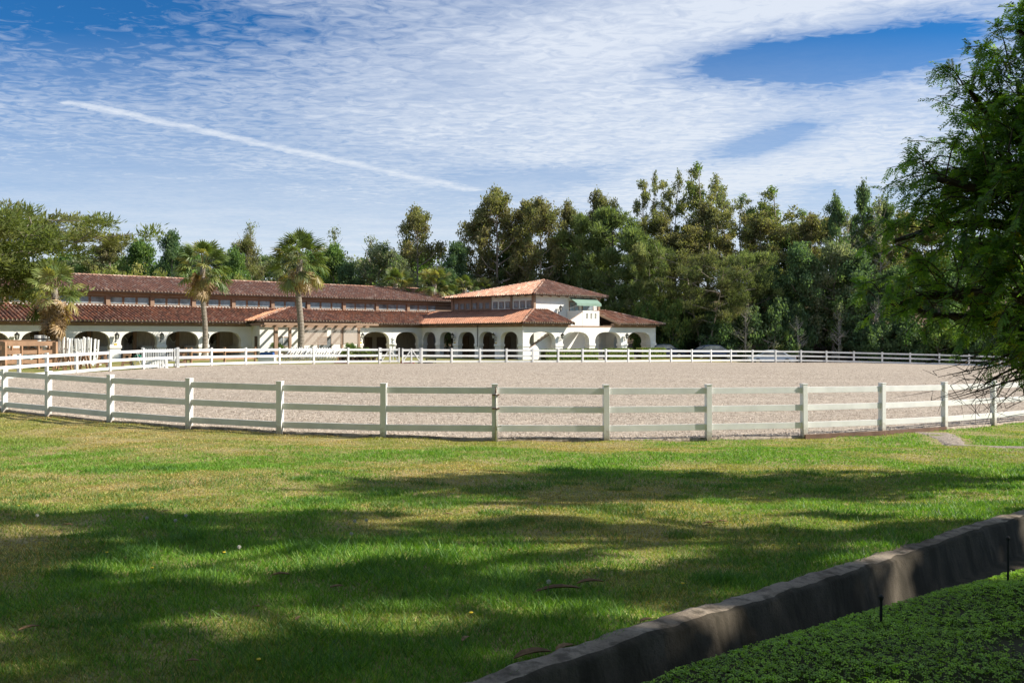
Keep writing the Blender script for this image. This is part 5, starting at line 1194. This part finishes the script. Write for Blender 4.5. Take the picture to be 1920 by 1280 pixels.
# ---------------------------------------------------------------- pepper tree at the right and the trees that shade the lawn
def compound(r, B_, D, n_pair, ln, leaflet, wdt):
    """pinnate leaves: bases B_, directions D -> leaflet quads on a drooping rachis"""
    n = len(B_); down = np.array([0, 0, -1.]); S = unit(np.cross(D, down + r.normal(0, .25, (n, 3)))); C = []; DD = []; UU = []
    for k in range(n_pair):
        f = (k + 1) / n_pair; cen = B_ + D * (ln * f)[:, None] + down * (ln * .22 * f * f)[:, None]; tan = unit(D + down * .45 * f)
        for s in (-1, 1):
            dv = unit(S * s + tan * .55 + r.normal(0, .12, (n, 3)) + down * .15); C.append(cen + dv * leaflet / 2); DD.append(dv); UU.append(unit(np.cross(dv, np.cross(S, tan)) + r.normal(0, .25, (n, 3))))
    return np.concatenate(C), np.concatenate(DD), np.concatenate(UU), n * n_pair * 2
def pepper(base, lobes, n_tw, lab, seed=21):
    r = np.random.default_rng(seed); t = thing('pepper_tree', lab, 'tree', base); bs = np.array(base); m = MB(); tw = MB(); LBv = []; LBd = []
    tr = [(0, 0, -.4), (-.1, .05, .9), (-.25, 0, 1.9), (-.1, -.1, 2.8)]; m.tube(tr, [.34, .27, .23, .2], 10)
    lobes = [(np.array(l[:3]) - bs, l[3]) for l in lobes]; vol = np.array([l[1] ** 2.3 for l in lobes]); vol /= vol.sum()
    starts = []
    for c, rr in lobes:
        s = np.array(tr[3 if c[2] > 2.6 else 2]); mid_ = (s * .45 + c * .55) + np.array([0, 0, .25 if c[2] > s[2] else .45]) + r.normal(0, .15, 3)
        pts = smooth_path([s, mid_, c], 8); pts[1:-1] += r.normal(0, .05, (6, 3)); m.tube([tuple(p) for p in pts], list(np.linspace(.11, .028, 8)), 7, cap=False)
        starts.append(pts)
    for k in range(n_tw):
        li = r.choice(len(lobes), p=vol); c, rr = lobes[li]; d = unit(r.normal(size=3)); s = starts[li][r.integers(4, 8)] + d * rr * r.uniform(0, .45)
        e = c + d * rr * r.uniform(.55, 1.12); e[2] += rr * .1 * r.random(); L = np.linalg.norm(e - s) + .3; mid_ = (s + e) / 2 + np.array([0, 0, .12 * L]); e2 = e + np.array([0, 0, -.10 * L]) * r.random()
        pts = smooth_path([s, mid_, e2], 6); tw.tube([tuple(p) for p in pts], list(np.linspace(.012, .004, 6)), 4, cap=False)
        nb = r.integers(12, 19)
        for q in range(nb):
            u = .45 + .55 * q / nb; i = min(int(u * 5), 4); p_ = pts[i] * (1 - u * 5 + i) + pts[i + 1] * (u * 5 - i); tg = unit(pts[i + 1] - pts[i]); LBv.append(p_); LBd.append(unit(tg * .6 + r.normal(0, .65, 3) + np.array([0, 0, -.1])))
    m.build('trunk', 'pepper_bark', t, smooth=True, fix=False); tw.build('twigs', 'pepper_bark', t, fix=False)
    LBv = np.array(LBv); LBd = np.array(LBd); ln = r.uniform(.13, .23, len(LBv)); C, D, U, n = compound(r, LBv, LBd, 8, ln, .048, .011)
    V, Fc = cards(C, D, U, r.uniform(.045, .068, n), r.uniform(.016, .023, n))
    pal = 2.5 * np.array([(.035, .075, .018), (.05, .10, .02), (.028, .06, .02), (.085, .135, .025), (.06, .105, .035)]); lf = r.integers(0, len(pal), len(LBv)); yel = r.random(len(LBv)) < .03
    lc = pal[lf] * r.uniform(.75, 1.25, (len(LBv), 1)); lc[yel] = (.25, .24, .03); cc = np.tile(lc, (16, 1)) * r.uniform(.85, 1.15, (n, 1))
    link('crown', np_mesh('crown', V, Fc, cc), 'leaf_big', t)
    bt = MB()
    for k in range(34):
        s = np.array([r.uniform(7.0, 8.4), r.uniform(11.8, 13.0), r.uniform(1.75, 2.2)]) - bs; e = np.array([r.uniform(5.6, 7.2), 0, r.uniform(1.25, 2.0)]) - bs; e[1] = s[1] + r.uniform(-.5, .5)
        mid_ = (s + e) / 2 + np.array([0, 0, r.uniform(.02, .3)]); pts = smooth_path([s, mid_, e], 8); pts[1:] += r.normal(0, .03, (7, 3)); bt.tube([tuple(p) for p in pts], list(np.linspace(.014 if k > 3 else .035, .0035, 8)), 5, cap=False)
        for q in range(3):
            a = pts[r.integers(3, 8)]; bt.tube([tuple(a), tuple(a + r.normal(0, .12, 3)), tuple(a + r.normal(0, .2, 3) - np.array([0.1, 0, .12]))], [.005, .004, .002], 4, cap=False)
    bt.build('bare_twigs', 'pepper_bark', t, fix=False); return t
LB = [(6.9, 12.6, 5.75, 1.0), (7.6, 12.2, 6.2, 1.1), (6.5, 12.8, 4.9, 1.0), (6.3, 12.0, 4.1, 1.0), (6.1, 12.6, 3.5, .95), (5.85, 12.2, 2.85, .8), (5.4, 12.4, 2.65, .4), (6.6, 12.0, 2.75, 1.1), (7.0, 12.3, 2.15, .75), (7.7, 12.4, 2.5, 1.0),
      (7.2, 13.2, 4.4, 1.4), (7.8, 11.8, 3.6, 1.35), (8.3, 12.8, 5.2, 1.5), (8.6, 12.2, 6.9, 1.5), (8.6, 13.0, 2.7, 1.2), (7.3, 11.6, 5.0, 1.0), (6.75, 12.3, 6.35, .6), (6.2, 12.5, 5.6, .6), (7.3, 12.4, 6.6, .7), (6.9, 12.0, 4.6, 1.0), (4.95, 12.3, 2.8, .5), (5.3, 12.8, 3.6, .6), (5.6, 12.4, 4.4, .7)]
pepper((8.5, 12.6, g1(8.5, 12.6)), LB, 1000, 'large feathery pepper tree hanging over the right side of the fence')
# bare drooping branch under the pepper crown
SH = {
 'shade': make_tree(31, 'leaf', DK + OL, 13, 4.8, .38, 8000, .24, 'trunk', nl=15, clr=.46),
}
ARCH.update(SH)
def shade(X, Y, H, Rr, lab, rz):
    t, h0, r0 = ARCH['shade']; o = t if 'shade' not in USED else copy_tree(t); USED.add('shade'); o.name = 'shade_tree'
    o.location = (X, Y, g1(X, Y)); o.scale = (Rr / r0, Rr / r0, H / h0); o.rotation_euler.z = rz; tag(o, lab, 'tree', 'trees beyond the right picture edge')
shade(12.8, 8.2, 17.0, 3.7, 'tall tree beyond the right picture edge, nearest to the arena', .4)
shade(13.2, 5.0, 16.5, 3.9, 'tall tree beyond the right edge beside the ditch', 2.0)
shade(18.5, 6.8, 13, 4.0, 'tallest tree beyond the right edge, farthest from the ditch', 3.4)
shade(16.0, 6.0, 20.5, 4.2, 'very tall tree beyond the right edge in the middle of the group', 2.9)
shade(24.0, 3.4, 18.5, 4.6, 'tall tree beyond the right edge behind the ditch', 5.0)
for i, (X, Y, k, s_) in enumerate([(-26, -6, 'round', 1.0), (-19, -12, 'dark', 1.0), (-12, -9, 'round2', 1.1), (-6, -14, 'dark', 1.1), (1, -10, 'round', 1.1), (7, -13, 'dark', 1.0), (13, -9, 'round2', 1.0), (20, -12, 'round', 1.1), (-33, 2, 'dark', 1.0), (-38, 12, 'round2', 1.0), (28, -6, 'dark', 1.1)]):  # unseen trees added to cut sky light on shaded rails and grass
    o = copy_tree(ARCH[k][0]); o.location = (X, Y, g1(X, Y) - .2); o.scale = (s_ * 1.7, s_ * 1.7, s_ * 1.5); o.rotation_euler.z = i * 1.3; o.name = 'tree'; tag(o, f'unseen tree added behind the photographer, {ORD[i]} of the row', 'tree', 'trees added behind the photographer to block sky light')

# ---------------------------------------------------------------- grass
def grass():
    r = np.random.default_rng(5); N = 620000
    u = r.random(N); Ymin, Ymax = 3.9, 31.0; Y = (Ymin ** .45 + u * (Ymax ** .45 - Ymin ** .45)) ** (1 / .45); X = (r.random(N) * 2 - 1) * Y * .62
    # darker, taller tufts
    nt = 260; ty = (Ymin ** .6 + r.random(nt) * (14 ** .6 - Ymin ** .6)) ** (1 / .6); tx = (r.random(nt) * 2 - 1) * ty * .6; trd = r.uniform(.10, .42, nt); k = 52000; ti = r.integers(0, nt, k)
    a = r.random(k) * 6.28; rr = np.sqrt(r.random(k)) * trd[ti]; X = np.concatenate([X, tx[ti] + np.cos(a) * rr * 1.6]); Y = np.concatenate([Y, ty[ti] + np.sin(a) * rr]); tuft = np.concatenate([np.zeros(N, bool), np.ones(k, bool)])
    s, t = xy2st(X, Y); ok = (t > -.015) & ~inside(X, Y, LP * 1.0); dG = np.min(np.hypot(X[:, None] - GPATH[None, ::3, 0], Y[:, None] - GPATH[None, ::3, 1]), 1); ok &= dG > .42 + .25 * r.random(len(X))
    X, Y, tuft = X[ok], Y[ok], tuft[ok]; n = len(X); Z = zl(X, Y)
    lush = .55 * vn(X, Y, .55, 1) + .3 * vn(X, Y, 1.7, 2) + .15 * vn(X, Y, 5, 3); dry = np.clip((.575 - lush) * 4.5 + r.normal(0, .35, n), 0, 1); dry = np.clip(dry - .35 * np.clip((X + 1) / 6, 0, 1), 0, 1); dry = np.where(tuft, dry * .15, dry)
    fd = np.clip((Y - 17.2) / 2.5, 0, 1) * np.clip((3 - X) / 3, 0, 1); dry = np.clip(dry + fd * .6, 0, 1)
    h = r.uniform(.012, .036, n) * (1 + .8 * np.clip(lush - .5, 0, 1) * 3) * np.where(tuft, 1.7, 1) * (1 - .3 * dry); sc_ = (Y / 5) ** .75
    w_ = r.uniform(.0017, .0036, n) * sc_ * 1.15; az = r.random(n) * 6.28; ln = r.uniform(.2, 1.3, n) * h * 1.1
    dx_, dy_ = np.cos(az), np.sin(az); az2 = r.random(n) * 6.28; lx, ly = np.cos(az2) * ln, np.sin(az2) * ln; P0 = np.stack([X, Y, Z - .004], 1); sd_ = np.stack([dx_ * w_, dy_ * w_, 0 * w_], 1)
    tip = P0 + np.stack([lx, ly, h], 1)
    V = np.stack([P0 - sd_, P0 + sd_, tip + sd_ * .25, tip - sd_ * .25], 1).reshape(-1, 3)
    gc = np.array([(.075, .16, .02), (.10, .19, .026), (.055, .125, .018), (.14, .21, .04)])[r.integers(0, 4, n)]; dc = np.array([(.30, .225, .09), (.23, .165, .07), (.36, .28, .13), (.17, .11, .05)])[r.integers(0, 4, n)]
    tc_ = np.array([(.045, .10, .025), (.06, .13, .03)])[r.integers(0, 2, n)]; gc = np.where(tuft[:, None], tc_, gc); c = gc * (1 - dry[:, None]) + dc * dry[:, None]; c *= r.uniform(.75, 1.25, (n, 1)) * 1.9
    o = link('grass', np_mesh('grass', V, np.arange(n * 4).reshape(-1, 4), c), 'grassb'); tag(o, 'short mown grass, partly green and partly straw coloured', 'grass', kind='stuff')
grass()
def clover():
    r = np.random.default_rng(6); n = 105000; s = r.uniform(-3.2, 9.5, n) ; tmax = 4.2; t = TBf(s) + .02 - tmax * r.random(n) ** 1.3
    X, Y = st2xy(s, t); ok = (Y > 2.6) & (np.abs(X) < Y * .66 + .2) ; bare = np.hypot((X - 2.95) / .55, (Y - 4.75) / .30); ok &= bare + .35 * r.normal(0, .5, n) > .9; X, Y, t = X[ok], Y[ok], t[ok]; n = len(X)
    m_ = vn(X, Y, 2.3, 7) * .7 + vn(X, Y, 6, 8) * .3; edge = np.clip((TBf(s[ok]) - t - .12 * vn(X, Y, 4, 31)) / .4, 0, 1); h = (.006 + .085 * m_ ** 1.6) * (.2 + .8 * edge) * r.uniform(.6, 1.15, n); Zg = zb(X, Y); P = np.stack([X, Y, Zg + h], 1); Cs, Ds, Us = [], [], []; a0 = r.random(n) * 6.28
    tilt = r.normal(0, .35, (n, 2)); nrm = unit(np.stack([tilt[:, 0], tilt[:, 1], np.ones(n)], 1))
    for k in range(3):
        a = a0 + k * 2.094; d = unit(np.stack([np.cos(a), np.sin(a), -(tilt[:, 0] * np.cos(a) + tilt[:, 1] * np.sin(a)) - .15], 1)); Cs.append(P + d * .008); Ds.append(d); Us.append(unit(np.cross(nrm, d)))
    C, D, U = np.concatenate(Cs), np.concatenate(Ds), np.concatenate(Us); q = np.tile(r.uniform(.7, 1.3, n), 3); V, Fc = cards(C, D, U, .0125 * q, .0115 * q)
    st = np.stack([P - np.array([0, 0, .0]) - np.array([.001, 0, 0]), P + np.array([.001, 0, 0]), P + np.array([.001, 0, 0]) * np.ones_like(P) - np.stack([0 * h, 0 * h, h], 1), P - np.array([.001, 0, 0]) - np.stack([0 * h, 0 * h, h], 1)], 1).reshape(-1, 3)
    col_ = np.tile(np.array([(.11, .185, .012), (.14, .225, .016), (.08, .145, .012)])[r.integers(0, 3, n)] * r.uniform(.7, 1.25, (n, 1)) * (1.9 + 1.3 * m_[:, None]), (3, 1))
    o = link('ground_cover', np_mesh('ground_cover', np.concatenate([V, st]), np.concatenate([Fc, np.arange(n * 4).reshape(-1, 4) + len(V)]), np.concatenate([col_, np.tile([(.05, .08, .02)], (n, 1))])), 'clover'); tag(o, 'bright green low clover-like ground cover beside the ditch', 'ground cover', kind='stuff')
clover()
# irrigation stakes, dandelions, fallen leaves
def gspot(p, py, dz=0):
    """point on the lawn under a photo position (used once, to find where a small thing stands)"""
    Y = 5.0
    for _ in range(12): Y = F * (EYE - g1(at(p, Y), Y)) / max(py - 628, 1)
    return at(p, Y), Y, g1(at(p, Y), Y) + dz
for p, py, h, lab in ((1652, 1150, .15, 'short black irrigation stake in the ground cover, left of two'), (1890, 1075, .30, 'taller black irrigation stake beside the ditch at the right edge')):
    x, y, z = gspot(p, py); z = float(zb(np.array(x), np.array(y))); t = thing('irrigation_stake', lab, 'sprinkler stake', (x, y, z)); MB().tube([(0, 0, -.05), (0, 0, h)], .008, 8).build('riser', 'rubber', t); MB().lathe([(.012, h), (.016, h + .02), (.008, h + .03)], 8).build('nozzle', 'rubber', t)
M['seed'] = mat('seed_head', (.62, .60, .55), .9); M['flower'] = mat('dandelion_petals', (.70, .52, .02), .7); M['stem'] = mat('flower_stem', (.12, .18, .05), .6)
def dandelion(seed):
    t = thing('dandelion', None, None); h = .085 if seed else .03
    MB().tube([(0, 0, -.01), (.006, .004, h * .6), (.004, 0, h)], .0018, 5).build('stem', 'stem', t)
    if seed:
        m = MB()
        for k in range(70): d = unit(np.array([random.gauss(0, 1) for _ in range(3)])); m.beam((.004 + d[0] * .004, d[1] * .004, h + .01 + d[2] * .004), (.004 + d[0] * .016, d[1] * .016, h + .01 + d[2] * .016), .0018, .0018)
        m.build('seed_head', 'seed', t)
    else: MB().lathe([(.003, h - .004), (.014, h + .004), (.012, h + .007), (.003, h + .009)], 12).build('flower_head', 'flower', t)
    return t
ds, df = dandelion(1), dandelion(0)
for i, (p, py, lab) in enumerate([(69, 985, 'white dandelion seed head at the far left of the lawn'), (328, 995, 'white dandelion seed head, nearest to the one with a bent stem'), (275, 990, 'small dandelion seed head with bent stem left of the centre-left pair'), (349, 985, 'dandelion seed head, right one of the centre-left pair'), (666, 996, 'dandelion seed head in the sunny patch, left of two'), (687, 994, 'dandelion seed head in the sunny patch, right of two'), (658, 1021, 'low dandelion seed head just below the sunny patch pair'), (1028, 1118, 'dandelion seed head beside the curled bark pieces'), (448, 1048, 'dandelion seed head in the middle of the left lawn')]):
    o = ds if i == 0 else copy_tree(ds); o.location = gspot(p, py); o.scale = (1,) * 3; o.rotation_euler.z = i; tag(o, lab, 'dandelion', 'dandelion seed heads in the lawn')
FLL = ['at the far left lawn edge in shade', 'left one of the pair in the lower left shade', 'right one of the pair in the lower left shade', 'near the leftmost seed head pair', "right of the left lawn's dark patch", 'at the bottom left of the lawn', 'in the shade below the sunny middle patch', 'left one of the pair near the ditch', 'right one of the pair near the ditch', 'just right of the curled bark strips', 'in the middle of the lawn right of the sunny patch', 'above the sunny lower patch']
for i, (p, py) in enumerate([(35, 955), (200, 1045), (285, 1075), (288, 962), (420, 1045), (485, 1252), (820, 1040), (1450, 1031), (1498, 1029), (1280, 1105), (955, 1040), (883, 1162)]):
    o = df if i == 0 else copy_tree(df); o.location = gspot(p, py, .012); o.scale = (.95,) * 3; tag(o, 'tiny yellow dandelion ' + FLL[i], 'dandelion', 'yellow dandelion flowers')
def bark(p, py, L, wd, rz, lab, curl=.5, m='litter'):
    x, y, z = gspot(p, py, .022); r = np.random.default_rng(int(p)); n, k = 12, 5; V = []
    for i in range(n):
        f = i / (n - 1); ww = wd * (math.sin(f * math.pi) ** .6 + .08) * r.uniform(.85, 1.1)
        for j in range(k): a = (j / (k - 1) - .5); V.append(((f - .5) * L, a * ww + .02 * math.sin(f * 5) * L, .5 * ww * curl * (a * 2) ** 2 + .05 * L * math.sin(f * 3 + r.uniform(0, .2))))
    Fc = [(i * k + j, i * k + j + 1, (i + 1) * k + j + 1, (i + 1) * k + j) for i in range(n - 1) for j in range(k - 1)]
    o = link('fallen_leaf' if L < .16 else 'bark_strip', np_mesh('leaf', V, Fc, np.tile([(.20, .12, .06) if L > .16 else (.27, .17, .085)], (len(Fc), 1)) * r.uniform(.7, 1.2, (len(Fc), 1)), smooth=True), 'litter', None, (x, y, z)); o.rotation_euler.z = rz
    s = o.modifiers.new('thick', 'SOLIDIFY'); s.thickness = .0015
    tag(o, lab, 'leaf' if L < .16 else 'bark'); return o
bark(1045, 1113, .34, .06, .35, 'long curled brown bark strip on the lawn, left of two'); bark(1107, 1098, .20, .05, .3, 'shorter brown bark strip right of the long one')
for p, py, L, rz, lab in [(527, 1083, .13, .2, 'dry pointed leaf on the grass left of centre'), (632, 1106, .10, .5, 'light brown leaf standing up in the sunny grass'), (873, 1205, .09, 1.2, 'dry leaf at the lower centre of the lawn'), (360, 1247, .07, .2, 'small pale pebble-like leaf at the bottom'), (127, 988, .10, 0, 'flat dry leaf in the upper left shade'), (310, 962, .08, .4, 'small dry leaf in the left shade'), (1330, 985, .12, .1, 'pale dry leaf in the upper right grass'), (1355, 982, .12, -.4, 'dark dry leaf beside the pale one in the upper right grass'), (54, 1185, .12, .9, 'brown leaf in the lower left shade'), (480, 1144, .06, .3, 'tiny violet-brown leaf in the left centre'), (559, 1166, .08, 1.5, 'dry leaf above the lower sunny patch'), (870, 885, .14, .1, 'brown leaf on the sunny lawn below the fence'), (840, 968, .1, .1, 'dry leaf on the middle of the lawn'), (1212, 1190 - 20, .10, .6, 'leaf lying near the ditch edge'), (1000, 1236, .22, .5, 'flat bark strip on the lawn at the ditch edge'), (1060, 1222, .14, .7, 'brown leaf on the ditch edge')]:
    bark(p, py, L, L * .3, rz, lab)
for i in range(26):
    x, y = 2.95 + random.gauss(0, .26), 4.75 + random.gauss(0, .14); r = np.random.default_rng(i); L = random.uniform(.05, .12); V = [(-L / 2, 0, 0), (0, L * .16, .008), (L / 2, 0, .01), (0, -L * .16, -.002)]
    o = link('fallen_leaf', np_mesh('leaf', V, [(0, 1, 2, 3)], [np.array((.16, .09, .055)) * random.uniform(.5, 1.6)]), 'litter', None, (x, y, float(zb(np.array(x), np.array(y))) + .012)); o.rotation_euler = (random.uniform(-.4, .4), random.uniform(-.4, .4), random.uniform(0, 6)); s = o.modifiers.new('thick', 'SOLIDIFY'); s.thickness = .001
    tag(o, 'dry brown leaf in the bare patch of the ground cover', 'leaf', 'dry leaves in the bare patch')

# clods of loose footing on the sand
def clods():
    r = np.random.default_rng(9); N = 90000; Y = 19.5 * (60 / 19.5) ** (r.random(N) ** 1.3); X = (r.random(N) * 2 - 1) * Y * .6; ok = inside(X, Y); X, Y = X[ok], Y[ok]; n = len(X); Z = G(X, Y) + .055 + .012 * np.sin(X * 1.7) * np.sin(Y * 1.3)
    s = r.uniform(.012, .034, n); a = r.random(n) * 6.28; P = []
    for k in range(3): P.append(np.stack([X + np.cos(a + k * 2.09) * s * r.uniform(.7, 1.3, n), Y + np.sin(a + k * 2.09) * s * r.uniform(.7, 1.3, n), Z], 1))
    T_ = np.stack([X + r.normal(0, .2, n) * s, Y + r.normal(0, .2, n) * s, Z + s * r.uniform(.6, 1.1, n)], 1); V = np.stack(P + [T_], 1).reshape(-1, 3); i = np.arange(n)[:, None] * 4
    Fc = np.stack([i + np.array([0, 1, 3]), i + np.array([1, 2, 3]), i + np.array([2, 0, 3])], 1).reshape(-1, 3); c = np.array([(.48, .41, .33), (.54, .46, .38), (.34, .28, .215), (.22, .175, .14)])[r.integers(0, 4, n)] * r.uniform(.8, 1.2, (n, 1))
    o = link('sand_clods', np_mesh('sand_clods', V, Fc, np.repeat(c, 3, 0)), 'litter_matte'); tag(o, 'loose clods and chips scattered over the sand', 'footing', kind='stuff')
M['litter_matte'] = attr_mat('clod_earth', .95)
clods()
